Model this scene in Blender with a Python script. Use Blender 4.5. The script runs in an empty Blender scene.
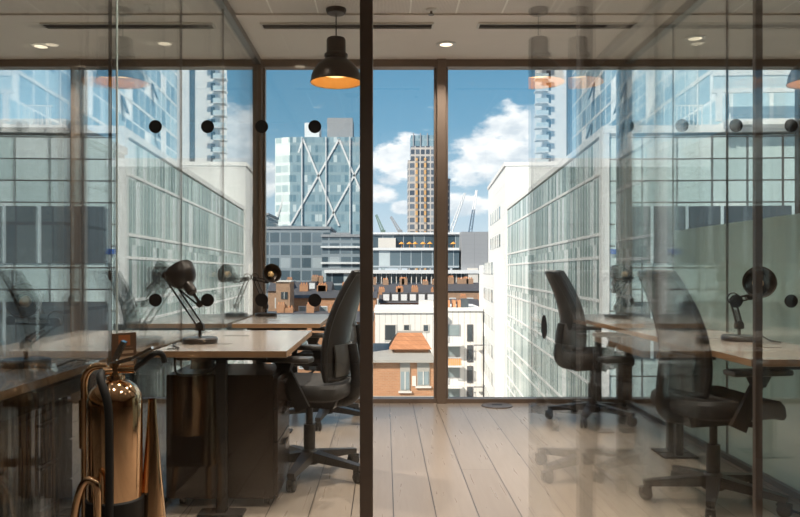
import bpy, bmesh, math, random
from mathutils import Vector, Matrix
random.seed(7)
sc = bpy.context.scene
COL = sc.collection
PI = math.pi
F, VX, VY, CH = 740.0, 385.0, 271.0, 1.08      # focal length in pixels, vanishing point, camera height
H = 2.82                                        # ceiling height
D = 6.07                                        # window wall distance

def P(px, py, y):
    return Vector(((px - VX) / F * y, y, CH - (py - VY) / F * y))

# ------------------------------------------------------------------ mesh helpers
class MB:
    def __init__(self):
        self.bm = bmesh.new()
        self.mi = 0
    def _mark(self, faces):
        for f in faces:
            f.material_index = self.mi
    def box(self, x0, x1, y0, y1, z0, z1, bev=0.0):
        vs = [self.bm.verts.new((x, y, z)) for z in (z0, z1) for y in (y0, y1) for x in (x0, x1)]
        q = [(0,2,3,1),(4,5,7,6),(0,1,5,4),(2,6,7,3),(0,4,6,2),(1,3,7,5)]
        fs = [self.bm.faces.new([vs[i] for i in f]) for f in q]
        self._mark(fs)
        if bev > 0:
            es = list({e for f in fs for e in f.edges})
            r = bmesh.ops.bevel(self.bm, geom=es, offset=bev, segments=2, affect='EDGES', profile=0.5)
            self._mark(r['faces'])
        return self
    def hexa(self, pts):
        """eight points: bottom four (ccw) then top four"""
        vs = [self.bm.verts.new(p) for p in pts]
        q = [(3,2,1,0),(4,5,6,7),(0,1,5,4),(1,2,6,5),(2,3,7,6),(3,0,4,7)]
        self._mark([self.bm.faces.new([vs[i] for i in f]) for f in q])
        return self
    def bar(self, a, b, w, h=None, w2=None, h2=None, up=(0,0,1)):
        h = w if h is None else h
        w2 = w if w2 is None else w2
        h2 = h if h2 is None else h2
        a, b = Vector(a), Vector(b)
        d = (b - a).normalized(); u = Vector(up)
        if abs(d.dot(u)) > 0.98: u = Vector((0, 1, 0))
        s = d.cross(u).normalized(); u = s.cross(d).normalized()
        A = [a - s*w/2 - u*h/2, a + s*w/2 - u*h/2, a + s*w/2 + u*h/2, a - s*w/2 + u*h/2]
        B = [b - s*w2/2 - u*h2/2, b + s*w2/2 - u*h2/2, b + s*w2/2 + u*h2/2, b - s*w2/2 + u*h2/2]
        return self.hexa(A + B)
    def tube(self, pts, r, n=10, closed=False, cap=True):
        pts = [Vector(p) for p in pts]
        rs = r if isinstance(r, (list, tuple)) else [r] * len(pts)
        N = len(pts); rings = []; prev = None
        for i, p in enumerate(pts):
            if closed:
                t = (pts[(i+1) % N] - pts[i-1]).normalized()
            else:
                t = (pts[min(i+1, N-1)] - pts[max(i-1, 0)]).normalized()
            if prev is None:
                u = Vector((0,0,1)) if abs(t.z) < 0.9 else Vector((1,0,0))
                s = t.cross(u).normalized()
            else:
                s = (prev - t * prev.dot(t)).normalized()
            prev = s; q = t.cross(s)
            rings.append([self.bm.verts.new(p + (s*math.cos(2*PI*k/n) + q*math.sin(2*PI*k/n)) * rs[i]) for k in range(n)])
        m = N if closed else N - 1
        fs = []
        for i in range(m):
            A, B = rings[i], rings[(i+1) % N]
            for k in range(n):
                fs.append(self.bm.faces.new((A[k], A[(k+1) % n], B[(k+1) % n], B[k])))
        if cap and not closed:
            fs.append(self.bm.faces.new(rings[0][::-1])); fs.append(self.bm.faces.new(rings[-1]))
        self._mark(fs)
        return self
    def cyl(self, a, b, r, r2=None, n=20):
        return self.tube([a, b], [r, r if r2 is None else r2], n=n)
    def lathe(self, prof, n=32, M=None, cap0=False, cap1=False):
        M = M or Matrix.Identity(4)
        rings = [[self.bm.verts.new(M @ Vector((r*math.cos(2*PI*k/n), r*math.sin(2*PI*k/n), z))) for k in range(n)] for r, z in prof]
        fs = []
        for A, B in zip(rings, rings[1:]):
            for k in range(n):
                fs.append(self.bm.faces.new((A[k], A[(k+1) % n], B[(k+1) % n], B[k])))
        if cap0: fs.append(self.bm.faces.new(rings[0][::-1]))
        if cap1: fs.append(self.bm.faces.new(rings[-1]))
        self._mark(fs)
        return self
    def prism(self, poly, a, b):
        """poly: list of (u,v) extruded; a(u,v,0)->b(u,v,1) point functions"""
        A = [self.bm.verts.new(a(u, v)) for u, v in poly]
        B = [self.bm.verts.new(b(u, v)) for u, v in poly]
        n = len(poly); fs = [self.bm.faces.new(A[::-1]), self.bm.faces.new(B)]
        for i in range(n):
            fs.append(self.bm.faces.new((A[i], A[(i+1) % n], B[(i+1) % n], B[i])))
        self._mark(fs)
        return self
    def grid(self, pts, closed_u=False):
        R = [[self.bm.verts.new(p) for p in row] for row in pts]
        fs = []
        for A, B in zip(R, R[1:]):
            n = len(A)
            for k in range(n if closed_u else n - 1):
                fs.append(self.bm.faces.new((A[k], A[(k+1) % n], B[(k+1) % n], B[k])))
        self._mark(fs)
        return R
    def build(self, name, mat, parent=None, smooth=False, loc=None, rz=0.0):
        bmesh.ops.recalc_face_normals(self.bm, faces=self.bm.faces[:])
        me = bpy.data.meshes.new(name)
        self.bm.to_mesh(me); self.bm.free()
        for m in (mat if isinstance(mat, (list, tuple)) else [mat]):
            me.materials.append(m)
        if smooth:
            for p in me.polygons: p.use_smooth = True
            try: me.set_sharp_from_angle(angle=math.radians(38))
            except Exception: pass
        o = bpy.data.objects.new(name, me)
        COL.objects.link(o)
        if parent: o.parent = parent
        if loc is not None: o.location = loc
        o.rotation_euler.z = rz
        return o

def thing(name, label, cat, loc=(0,0,0), rz=0.0, group=None):
    o = bpy.data.objects.new(name, None)
    o.empty_display_size = 0.1
    COL.objects.link(o); o.location = loc; o.rotation_euler.z = rz
    return tag(o, label, cat, group)
def tag(o, label, cat, group=None):
    o['label'] = label; o['category'] = cat
    if group: o['group'] = group
    return o
def struct(o):
    o['kind'] = 'structure'; return o
def copy_tree(o, parent=None):
    c = o.copy(); COL.objects.link(c)
    if parent: c.parent = parent
    for ch in list(o.children): copy_tree(ch, c)
    return c
def smoothpath(pts, k=6):
    pts = [Vector(p) for p in pts]; out = []
    for i in range(len(pts) - 1):
        p0, p1, p2, p3 = pts[max(i-1,0)], pts[i], pts[i+1], pts[min(i+2, len(pts)-1)]
        for j in range(k):
            t = j / k
            out.append(0.5*((2*p1) + (p2-p0)*t + (2*p0-5*p1+4*p2-p3)*t*t + (3*p1-p0-3*p2+p3)*t**3))
    out.append(pts[-1]); return out

# ------------------------------------------------------------------ materials
def nmat(name):
    m = bpy.data.materials.new(name); m.use_nodes = True
    nt = m.node_tree; nt.nodes.clear()
    out = nt.nodes.new('ShaderNodeOutputMaterial')
    return m, nt, out
def N(nt, t, **kw):
    n = nt.nodes.new(t)
    for k, v in kw.items(): setattr(n, k, v)
    return n
def math_n(nt, op, a, b=None, c=None):
    n = nt.nodes.new('ShaderNodeMath'); n.operation = op
    for i, v in enumerate((a, b, c)):
        if v is None: continue
        if isinstance(v, (int, float)): n.inputs[i].default_value = v
        else: nt.links.new(v, n.inputs[i])
    return n.outputs[0]
def mixc(nt, fac, a, b):
    n = nt.nodes.new('ShaderNodeMix'); n.data_type = 'RGBA'
    for s, v in ((n.inputs[0], fac), (n.inputs[6], a), (n.inputs[7], b)):
        if isinstance(v, (int, float)): s.default_value = v
        elif isinstance(v, tuple): s.default_value = (*v[:3], 1)
        else: nt.links.new(v, s)
    return n.outputs[2]
def objcoord(nt):
    tc = N(nt, 'ShaderNodeTexCoord'); sp = N(nt, 'ShaderNodeSeparateXYZ')
    nt.links.new(tc.outputs['Object'], sp.inputs[0]); return tc.outputs['Object'], sp.outputs
def plain(name, col, rough=0.5, metal=0.0, var=0.12, scale=18.0, bump=0.0, spec=0.5, stretch=(1,1,1)):
    m, nt, out = nmat(name)
    b = N(nt, 'ShaderNodeBsdfPrincipled'); nt.links.new(b.outputs[0], out.inputs[0])
    co, _ = objcoord(nt)
    mp = N(nt, 'ShaderNodeMapping'); mp.inputs['Scale'].default_value = stretch; nt.links.new(co, mp.inputs[0])
    nz = N(nt, 'ShaderNodeTexNoise'); nz.inputs['Scale'].default_value = scale; nz.inputs['Detail'].default_value = 4
    nt.links.new(mp.outputs[0], nz.inputs['Vector'])
    lo = tuple(c*(1-var) for c in col); hi = tuple(min(1, c*(1+var)) for c in col)
    nt.links.new(mixc(nt, nz.outputs[0], lo, hi), b.inputs['Base Color'])
    b.inputs['Roughness'].default_value = rough; b.inputs['Metallic'].default_value = metal
    b.inputs['Specular IOR Level'].default_value = spec
    if bump:
        bp = N(nt, 'ShaderNodeBump'); bp.inputs['Strength'].default_value = bump; bp.inputs['Distance'].default_value = 0.01
        nt.links.new(nz.outputs[0], bp.inputs['Height']); nt.links.new(bp.outputs[0], b.inputs['Normal'])
    return m
def glass(name, tint=(0.97, 0.985, 0.975), ior=1.5, film=None):
    m, nt, out = nmat(name)
    geo = N(nt, 'ShaderNodeNewGeometry')
    i = math_n(nt, 'ADD', math_n(nt, 'MULTIPLY', geo.outputs['Backfacing'], 1/ior - ior), ior)
    fr = N(nt, 'ShaderNodeFresnel'); nt.links.new(i, fr.inputs['IOR'])
    tr = N(nt, 'ShaderNodeBsdfTransparent'); tr.inputs[0].default_value = (*tint, 1)
    gl = N(nt, 'ShaderNodeBsdfGlossy'); gl.inputs['Roughness'].default_value = 0.0
    gl.inputs[0].default_value = (1, 1, 1, 1)
    mx = N(nt, 'ShaderNodeMixShader')
    nt.links.new(fr.outputs[0], mx.inputs[0]); nt.links.new(tr.outputs[0], mx.inputs[1]); nt.links.new(gl.outputs[0], mx.inputs[2])
    nt.links.new(mx.outputs[0], out.inputs[0])
    return m
def emit(name, col, s):
    m, nt, out = nmat(name)
    e = N(nt, 'ShaderNodeEmission'); e.inputs[0].default_value = (*col, 1); e.inputs[1].default_value = s
    nt.links.new(e.outputs[0], out.inputs[0]); return m
def curtain(name, A, B, C, mull, w, h, tu, tv, pc=0.08, rough=0.12, spec=0.6, metal=0.0, sub=0.0):
    """pattern of panes and mullions in object space: u runs along the face, v is the height"""
    m, nt, out = nmat(name)
    b = N(nt, 'ShaderNodeBsdfPrincipled'); nt.links.new(b.outputs[0], out.inputs[0])
    _, s = objcoord(nt)
    u = math_n(nt, 'DIVIDE', math_n(nt, 'ADD', s[0], s[1]), w); v = math_n(nt, 'DIVIDE', s[2], h)
    fu, fv = math_n(nt, 'FRACT', u), math_n(nt, 'FRACT', v)
    mask = math_n(nt, 'MAXIMUM', math_n(nt, 'LESS_THAN', fu, tu), math_n(nt, 'LESS_THAN', fv, tv))
    cx = N(nt, 'ShaderNodeCombineXYZ')
    nt.links.new(math_n(nt, 'FLOOR', u), cx.inputs[0]); nt.links.new(math_n(nt, 'FLOOR', v), cx.inputs[1])
    wn = N(nt, 'ShaderNodeTexWhiteNoise', noise_dimensions='2D'); nt.links.new(cx.outputs[0], wn.inputs['Vector'])
    r = wn.outputs['Value']
    col = mixc(nt, r, A, B)
    if sub > 0:      # a spandrel strip under every floor line
        col = mixc(nt, math_n(nt, 'LESS_THAN', fv, sub), col, tuple((a+c)/2 for a, c in zip(A, C)))
    col = mixc(nt, math_n(nt, 'LESS_THAN', math_n(nt, 'FRACT', math_n(nt, 'MULTIPLY', r, 13.7)), pc), col, C)
    nt.links.new(mixc(nt, mask, col, mull), b.inputs['Base Color'])
    nt.links.new(math_n(nt, 'ADD', math_n(nt, 'MULTIPLY', mask, 0.5), rough), b.inputs['Roughness'])
    b.inputs['Specular IOR Level'].default_value = spec; b.inputs['Metallic'].default_value = metal
    return m
def bricks(name, c1, c2, mortar, scale=1.0, bw=0.22, bh=0.075, rough=0.85):
    m, nt, out = nmat(name)
    b = N(nt, 'ShaderNodeBsdfPrincipled'); nt.links.new(b.outputs[0], out.inputs[0])
    _, s = objcoord(nt)
    cx = N(nt, 'ShaderNodeCombineXYZ')
    nt.links.new(math_n(nt, 'ADD', s[0], s[1]), cx.inputs[0]); nt.links.new(s[2], cx.inputs[1])
    br = N(nt, 'ShaderNodeTexBrick'); nt.links.new(cx.outputs[0], br.inputs['Vector'])
    br.inputs['Color1'].default_value = (*c1, 1); br.inputs['Color2'].default_value = (*c2, 1); br.inputs['Mortar'].default_value = (*mortar, 1)
    br.inputs['Scale'].default_value = scale; br.inputs['Brick Width'].default_value = bw; br.inputs['Row Height'].default_value = bh
    br.inputs['Mortar Size'].default_value = 0.012
    nz = N(nt, 'ShaderNodeTexNoise'); nz.inputs['Scale'].default_value = 0.7; nz.inputs['Detail'].default_value = 5
    nt.links.new(cx.outputs[0], nz.inputs['Vector'])
    f = math_n(nt, 'MULTIPLY', nz.outputs[0], 0.45)
    nt.links.new(mixc(nt, f, br.outputs['Color'], tuple(c*0.45 for c in c1)), b.inputs['Base Color'])
    b.inputs['Roughness'].default_value = rough
    return m

M = {}
# floor boards run towards the window
def floor_mat():
    m, nt, out = nmat('oak_boards')
    b = N(nt, 'ShaderNodeBsdfPrincipled'); nt.links.new(b.outputs[0], out.inputs[0])
    co, s = objcoord(nt)
    u = math_n(nt, 'DIVIDE', math_n(nt, 'SUBTRACT', s[0], 0.036), 0.188)
    fu, iu = math_n(nt, 'FRACT', u), math_n(nt, 'FLOOR', u)
    wn = N(nt, 'ShaderNodeTexWhiteNoise', noise_dimensions='1D'); nt.links.new(iu, wn.inputs['W'])
    v = math_n(nt, 'ADD', math_n(nt, 'DIVIDE', s[1], 7.0), math_n(nt, 'MULTIPLY', wn.outputs['Value'], 5.0))
    cx = N(nt, 'ShaderNodeCombineXYZ'); nt.links.new(iu, cx.inputs[0]); nt.links.new(math_n(nt, 'FLOOR', v), cx.inputs[1])
    w2 = N(nt, 'ShaderNodeTexWhiteNoise', noise_dimensions='2D'); nt.links.new(cx.outputs[0], w2.inputs['Vector'])
    mp = N(nt, 'ShaderNodeMapping'); mp.inputs['Scale'].default_value = (14, 0.9, 1); nt.links.new(co, mp.inputs[0])
    nz = N(nt, 'ShaderNodeTexNoise'); nz.inputs['Scale'].default_value = 3; nz.inputs['Detail'].default_value = 6; nz.inputs['Distortion'].default_value = 0.6
    nt.links.new(mp.outputs[0], nz.inputs['Vector'])
    base = mixc(nt, w2.outputs['Value'], (0.27, 0.215, 0.17), (0.34, 0.28, 0.23))
    base = mixc(nt, math_n(nt, 'MULTIPLY', nz.outputs[0], 0.5), base, (0.20, 0.155, 0.12))
    gap = math_n(nt, 'MAXIMUM', math_n(nt, 'LESS_THAN', fu, 0.022), math_n(nt, 'LESS_THAN', math_n(nt, 'FRACT', v), 0.0004))
    nt.links.new(mixc(nt, gap, base, (0.035, 0.025, 0.02)), b.inputs['Base Color'])
    nt.links.new(math_n(nt, 'ADD', math_n(nt, 'MULTIPLY', nz.outputs[0], 0.10), 0.24), b.inputs['Roughness'])
    bp = N(nt, 'ShaderNodeBump'); bp.inputs['Strength'].default_value = 0.12; bp.inputs['Distance'].default_value = 0.002
    nt.links.new(math_n(nt, 'MULTIPLY', gap, -2.0), bp.inputs['Height'])
    nt.links.new(bp.outputs[0], b.inputs['Normal'])
    return m
def tile_mat():
    m, nt, out = nmat('perforated_ceiling_tiles')
    b = N(nt, 'ShaderNodeBsdfPrincipled'); nt.links.new(b.outputs[0], out.inputs[0])
    co, s = objcoord(nt)
    u = math_n(nt, 'DIVIDE', math_n(nt, 'SUBTRACT', s[0], 0.163), 0.31); v = math_n(nt, 'DIVIDE', math_n(nt, 'SUBTRACT', s[1], 5.0), 1.5)
    seam = math_n(nt, 'MAXIMUM', math_n(nt, 'LESS_THAN', math_n(nt, 'FRACT', u), 0.04), math_n(nt, 'LESS_THAN', math_n(nt, 'FRACT', v), 0.008))
    pu = math_n(nt, 'SUBTRACT', math_n(nt, 'FRACT', math_n(nt, 'MULTIPLY', s[0], 110)), 0.5)
    pv = math_n(nt, 'SUBTRACT', math_n(nt, 'FRACT', math_n(nt, 'MULTIPLY', s[1], 110)), 0.5)
    hole = math_n(nt, 'LESS_THAN', math_n(nt, 'ADD', math_n(nt, 'MULTIPLY', pu, pu), math_n(nt, 'MULTIPLY', pv, pv)), 0.055)
    c = mixc(nt, hole, (0.76, 0.70, 0.64), (0.38, 0.34, 0.30))
    nt.links.new(mixc(nt, seam, c, (0.90, 0.86, 0.80)), b.inputs['Base Color'])
    b.inputs['Roughness'].default_value = 0.55
    return m
M['floor'] = floor_mat(); M['tile'] = tile_mat()
M['seal'] = plain('pale_glass_edge', (0.45, 0.52, 0.49), 0.3, var=0.05)
M['plaster'] = plain('warm_white_plaster', (0.78, 0.72, 0.65), 0.7, var=0.03, scale=6, bump=0.05)
M['wallwarm'] = plain('warm_wall_paint', (0.24, 0.145, 0.085), 0.7, var=0.05, scale=3)
M['bronze'] = plain('bronze_window_metal', (0.24, 0.18, 0.14), 0.4, 0.5, var=0.1, scale=9)
M['steel_dark'] = plain('dark_steel', (0.17, 0.135, 0.115), 0.45, 0.4, var=0.15, scale=12)
M['rail'] = plain('grey_rail_metal', (0.22, 0.20, 0.185), 0.35, 0.7, var=0.1, scale=12)
M['glass_in'] = glass('partition_glass', (0.98, 0.99, 0.985), 1.68)
M['glass_win'] = glass('window_glass', (0.985, 0.993, 0.993))
M['glass_door'] = glass('door_glass', (0.985, 0.993, 0.988))
M['dot'] = plain('dark_vinyl_dot', (0.03, 0.027, 0.025), 0.55, var=0.1)
def frost_mat():
    m, nt, out = nmat('frosted_film')
    d = N(nt, 'ShaderNodeBsdfDiffuse'); d.inputs[0].default_value = (0.72, 0.80, 0.77, 1)
    t = N(nt, 'ShaderNodeBsdfTranslucent'); t.inputs[0].default_value = (0.68, 0.78, 0.74, 1)
    tr = N(nt, 'ShaderNodeBsdfTransparent'); tr.inputs[0].default_value = (0.85, 0.95, 0.9, 1)
    co, _ = objcoord(nt)
    nz = N(nt, 'ShaderNodeTexNoise'); nz.inputs['Scale'].default_value = 900; nt.links.new(co, nz.inputs['Vector'])
    m1 = N(nt, 'ShaderNodeMixShader'); m1.inputs[0].default_value = 0.6
    nt.links.new(d.outputs[0], m1.inputs[1]); nt.links.new(t.outputs[0], m1.inputs[2])
    m2 = N(nt, 'ShaderNodeMixShader'); nt.links.new(math_n(nt, 'MULTIPLY', nz.outputs[0], 0.5), m2.inputs[0])
    nt.links.new(m1.outputs[0], m2.inputs[1]); nt.links.new(tr.outputs[0], m2.inputs[2])
    nt.links.new(m2.outputs[0], out.inputs[0]); return m
M['frost'] = frost_mat()
M['desk'] = plain('oiled_desk_wood', (0.36, 0.305, 0.265), 0.17, var=0.18, scale=5, stretch=(8, 0.8, 1), spec=0.6)
M['deskedge'] = plain('raw_ply_edge', (0.36, 0.20, 0.10), 0.5, var=0.25, scale=30, stretch=(1, 1, 8))
M['blackmetal'] = plain('black_powder_coat', (0.022, 0.02, 0.019), 0.45, 0.2, var=0.15)
M['cabinet'] = plain('dark_brown_cabinet', (0.030, 0.017, 0.011), 0.25, 0.1, var=0.12, scale=4)
M['chrome'] = plain('chrome_metal', (0.80, 0.78, 0.76), 0.15, 1.0, var=0.04)
M['polished'] = plain('polished_warm_steel', (0.86, 0.58, 0.36), 0.10, 1.0, var=0.05, scale=6, stretch=(1, 1, 0.1))
M['rubber'] = plain('black_rubber', (0.018, 0.017, 0.016), 0.6, var=0.2)
M['mesh_back'] = plain('charcoal_backrest', (0.035, 0.031, 0.029), 0.38, var=0.12, scale=160)
M['fabric'] = plain('dark_seat_fabric', (0.035, 0.032, 0.031), 0.75, var=0.3, scale=260, bump=0.2)
M['chairplastic'] = plain('black_chair_plastic', (0.028, 0.026, 0.026), 0.36, var=0.15)
M['chairgrey'] = plain('grey_chair_trim', (0.11, 0.105, 0.10), 0.3, 0.2, var=0.1)
M['lampblack'] = plain('black_lamp_enamel', (0.03, 0.023, 0.02), 0.32, 0.2, var=0.15)
M['pendant'] = plain('brown_black_pendant_enamel', (0.05, 0.036, 0.028), 0.35, 0.4, var=0.2, scale=8)
M['lining'] = plain('golden_shade_lining', (0.85, 0.55, 0.24), 0.45, 0.2, var=0.05)
M['lens'] = emit('golden_disc_glow', (1.0, 0.50, 0.15), 2.2)  # emission for the added disc inside the pendant shade
M['bulb'] = emit('warm_bulb', (1.0, 0.62, 0.25), 2.2)
M['downlight'] = emit('downlight_glow', (1.0, 0.82, 0.60), 1.6)
M['whitemetal'] = plain('white_metal', (0.7, 0.67, 0.62), 0.4, 0.1, var=0.04)
M['slot'] = plain('dark_slot', (0.10, 0.085, 0.072), 0.6, var=0.1)
def sign_mat():
    m, nt, out = nmat('printed_sign')
    b = N(nt, 'ShaderNodeBsdfPrincipled'); nt.links.new(b.outputs[0], out.inputs[0])
    _, s = objcoord(nt)
    inx = math_n(nt, 'LESS_THAN', math_n(nt, 'ABSOLUTE', s[0]), 0.034)
    row = math_n(nt, 'LESS_THAN', math_n(nt, 'FRACT', math_n(nt, 'MULTIPLY', s[2], 52)), 0.5)
    low = math_n(nt, 'LESS_THAN', s[2], 0.02)
    txt = math_n(nt, 'MULTIPLY', math_n(nt, 'MULTIPLY', inx, row), low)
    sq = math_n(nt, 'MULTIPLY', math_n(nt, 'LESS_THAN', math_n(nt, 'ABSOLUTE', s[0]), 0.022), math_n(nt, 'LESS_THAN', math_n(nt, 'ABSOLUTE', math_n(nt, 'SUBTRACT', s[2], 0.045)), 0.018))
    c = mixc(nt, txt, (0.16, 0.09, 0.055), (0.55, 0.40, 0.27))
    nt.links.new(mixc(nt, sq, c, (0.45, 0.16, 0.06)), b.inputs['Base Color'])
    b.inputs['Roughness'].default_value = 0.4; return m
M['sign'] = sign_mat()

# ------------------------------------------------------------------ room shell
XL, XR = -1.04, 1.97                 # glass partitions left and right of the aisle room
WX0, WX1, BY = -5.2, 6.2, -3.0
struct(MB().box(WX0, WX1, BY, D + 0.12, -0.25, 0).build('floor', M['floor']))
struct(MB().box(WX0, WX1, BY, 5.0, H, H + 0.3).build('ceiling', M['tile']))
struct(MB().box(WX0, WX1, 5.0, D + 0.12, H - 0.012, H + 0.3).build('ceiling', M['plaster']))
struct(MB().box(WX0 - 0.2, WX0, BY, D + 0.12, -0.25, H + 0.3).build('wall_left', M['wallwarm']))
struct(MB().box(WX1, WX1 + 0.2, BY, D + 0.12, -0.25, H + 0.3).build('wall_right', M['wallwarm']))
struct(MB().box(WX0 - 0.2, WX1 + 0.2, BY - 0.2, BY, -0.25, H + 0.3).build('wall_back', M['wallwarm']))
# window wall: bays between bronze mullions
mull = [WX0 + 0.04, -4.0, -2.52, XL, 0.46, XR, 3.45, 4.93, WX1 - 0.04]
for i, x in enumerate(mull):
    struct(MB().box(x - 0.037, x + 0.037, D - 0.05, D + 0.08, 0, H - 0.012, 0.004).build('trim_%d' % (i + 1), M['bronze']))
for i, (a, b) in enumerate(zip(mull, mull[1:])):
    f = MB()
    f.box(a + 0.037, b - 0.037, D - 0.03, D + 0.07, H - 0.072, H - 0.012)
    f.box(a + 0.037, b - 0.037, D - 0.03, D + 0.07, 0.0, 0.035)
    f.box(a + 0.037, a + 0.057, D, D + 0.06, 0.035, H - 0.072)
    f.box(b - 0.057, b - 0.037, D, D + 0.06, 0.035, H - 0.072)
    w = struct(f.build('window_%d' % (i + 1), M['bronze']))
    MB().box(a + 0.057, b - 0.057, D + 0.02, D + 0.03, 0.035, H - 0.072).build('glass_pane', M['glass_win'], w)

# glass partitions that run towards the window
def side_partition(x, ys, film_to=None, sheets=1, dots=None):
    for a, b in zip(ys, ys[1:]):
        g = MB().box(x - 0.006, x + 0.006, a + 0.003, b - 0.003, 0.03, H - 0.06)
        o = struct(g.build('glass_partition', M['glass_in']))
        if sheets > 1:
            s = -1 if x < 0 else 1
            MB().box(x + s*0.05 - 0.006, x + s*0.05 + 0.006, a + 0.003, b - 0.003, 0.03, H - 0.06).build('second_glass_sheet', M['glass_in'], o)
        MB().box(x - 0.0065, x + 0.0065, b - 0.0015, b + 0.0015, 0.03, H - 0.06).build('joint_strip', M['rail'], o)
        if film_to and b <= film_to:
            MB().box(x + 0.0065, x + 0.0085, a + 0.003, b - 0.003, 0.03, 1.355).build('frosted_film', M['frost'], o)
    y0, y1 = ys[0], ys[-1]
    struct(MB().box(x - 0.03, x + 0.03, y0, y1, H - 0.06, H, 0.004).build('trim_head_rail', M['rail']))
    struct(MB().box(x - 0.02, x + 0.02, y0, y1, 0.0, 0.03).build('trim_floor_track', M['rail']))
side_partition(XL, [0.9, 1.85, 2.80, 3.77, 4.75, D - 0.055], sheets=2)
side_partition(XR, [2.66, 3.46, 4.26, 5.06, D - 0.055], film_to=5.07)

# front glass screen with its post, second track screen on the right
FY, RY = 2.84, 2.62
def dots_on(parent, xs, y, zs, r=0.025):
    for z in zs:
        for x in xs:
            MB().cyl((x, y - 0.0065, z), (x, y - 0.0085, z), r, n=28).build('manifestation_dot', M['dot'], parent)
zs = (CH + 144/F*FY, CH - 29/F*FY)
g = struct(MB().box(XL + 0.012, -0.096, FY - 0.006, FY + 0.006, 0.0, H).build('glass_screen', M['glass_in']))
dots_on(g, [(p - VX)/F*FY for p in (156, 208, 262, 315)], FY, zs)
struct(MB().box(-0.096, -0.046, FY - 0.03, FY + 0.03, 0, H, 0.004).build('trim_post', M['steel_dark']))
MB().box(XL + 0.0095, XL + 0.0125, FY - 0.0075, FY + 0.0075, 0, H).build('edge_seal', M['seal'], g)
g = struct(MB().box(0.82, XR - 0.01, RY - 0.006, RY + 0.006, 0.0, H).build('glass_screen', M['glass_in']))
zs2 = (CH + 145/F*RY, CH - 30/F*RY)
dots_on(g, [(p - VX)/F*RY for p in (626.5, 681, 735, 790)], RY, zs2, 0.0235)
x = (755 - VX)/F*RY
struct(MB().box(x - 0.013, x + 0.013, RY - 0.03, RY - 0.0065, 0, H, 0.003).build('trim_post', M['steel_dark']))
# open glass door leaf beside the camera and the fixed pane it folds against
d1 = struct(MB().box(0.347, 0.353, 0.55, 1.79, 0.01, H - 0.02).build('door_1', M['glass_door']))
g = struct(MB().box(0.477, 0.483, 1.135, 1.93, 0.0, H).build('glass_screen', M['glass_door']))
for px, py in ((546, 327), (571, 320)):
    y = 0.35*F/(px - VX) if px < 560 else 0.48*F/(px - VX)
    par = d1 if px < 560 else g
    xx = 0.347 if px < 560 else 0.477
    zz = CH - (py - VY)/F*y
    MB().cyl((xx - 0.002, y, zz), (xx - 0.0005, y, zz), 0.026, n=28).build('manifestation_dot', M['dot'], par)

# ------------------------------------------------------------------ ceiling fittings
LP = 4.2
def downlight(px, py, label, y=None, power=14):
    if y is None: y = (H - 0.012 - CH)*F/(VY - py)
    x = (px - VX)/F*y
    downlight_at(x, y, label, power)
def downlight_at(x, y, label, power, spread=2.3):
    z = H - 0.012 if y > 5.0 else H
    t = thing('ceiling_downlight', label, 'ceiling light', (x, y, z), group='recessed ceiling downlights')
    MB().lathe([(0.048, 0.0), (0.075, 0.0), (0.078, -0.006), (0.050, -0.008), (0.048, 0.0)], 28).build('trim_ring', M['whitemetal'], t, True)
    MB().cyl((0, 0, -0.004), (0, 0, -0.001), 0.048, n=28).build('lamp_lens', M['downlight'], t)
    l = bpy.data.lights.new('downlight_lamp', 'SPOT'); l.energy = power*LP; l.color = (1.0, 0.90, 0.77); l.spot_size = spread; l.spot_blend = 1.0; l.shadow_soft_size = 0.05
    o = bpy.data.objects.new('downlight_lamp', l); COL.objects.link(o); o.parent = t; o.location = (0, 0, -0.02)
downlight(446, 44, 'lit round downlight in the plain ceiling strip right of the dark post, over the aisle')
downlight(165, 43, 'lit round downlight in the ceiling strip of the neighbouring room near the glass partition')
downlight(41, 46, 'lit round downlight in the ceiling strip at the far left edge of the photo')
downlight(695, 38, 'lit round downlight in the ceiling strip beyond the right glass partition')
for y, pw in ((4.35, 34), (3.1, 22), (1.7, 9), (-0.6, 4)):  # added rows of downlights out of view, to brighten the interior
    for x in (-2.6, -0.72, 0.5, 1.62, 3.3):
        downlight_at(x, y, 'added unseen fill downlight in the tiled ceiling, nearer than the sprinkler heads', pw*{-2.6: 0.45, -0.72: 0.8, 0.5: 1.1, 1.62: 0.6, 3.3: 0.55}[x], 1.9)
def diffuser(x0, x1, label):
    y = 5.2
    t = thing('slot_diffuser', label, 'air vent', ((x0+x1)/2, y, H - 0.012), group='slot diffusers in the ceiling')
    hw = (x1 - x0)/2
    f = MB(); f.box(-hw, hw, -0.055, -0.047, -0.012, 0); f.box(-hw, hw, 0.047, 0.055, -0.012, 0)
    f.box(-hw, -hw + 0.012, -0.047, 0.047, -0.012, 0); f.box(hw - 0.012, hw, -0.047, 0.047, -0.012, 0)
    f.build('vent_frame', M['whitemetal'], t)
    MB().box(-hw + 0.012, hw - 0.012, -0.047, 0.047, -0.004, -0.001).build('vent_opening', M['slot'], t)
    for yy in (-0.016, 0.016):
        MB().box(-hw + 0.012, hw - 0.012, yy - 0.004, yy + 0.004, -0.011, -0.004).build('vent_blade', M['slot'], t)
diffuser(-0.87, 0.34, 'long dark slot air vent in the ceiling behind the pendant lamp')
diffuser(0.65, 1.75, 'long dark slot air vent in the ceiling right of the aisle downlight')
diffuser(-2.4, -1.2, 'long dark slot air vent in the ceiling of the room on the left')
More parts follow.
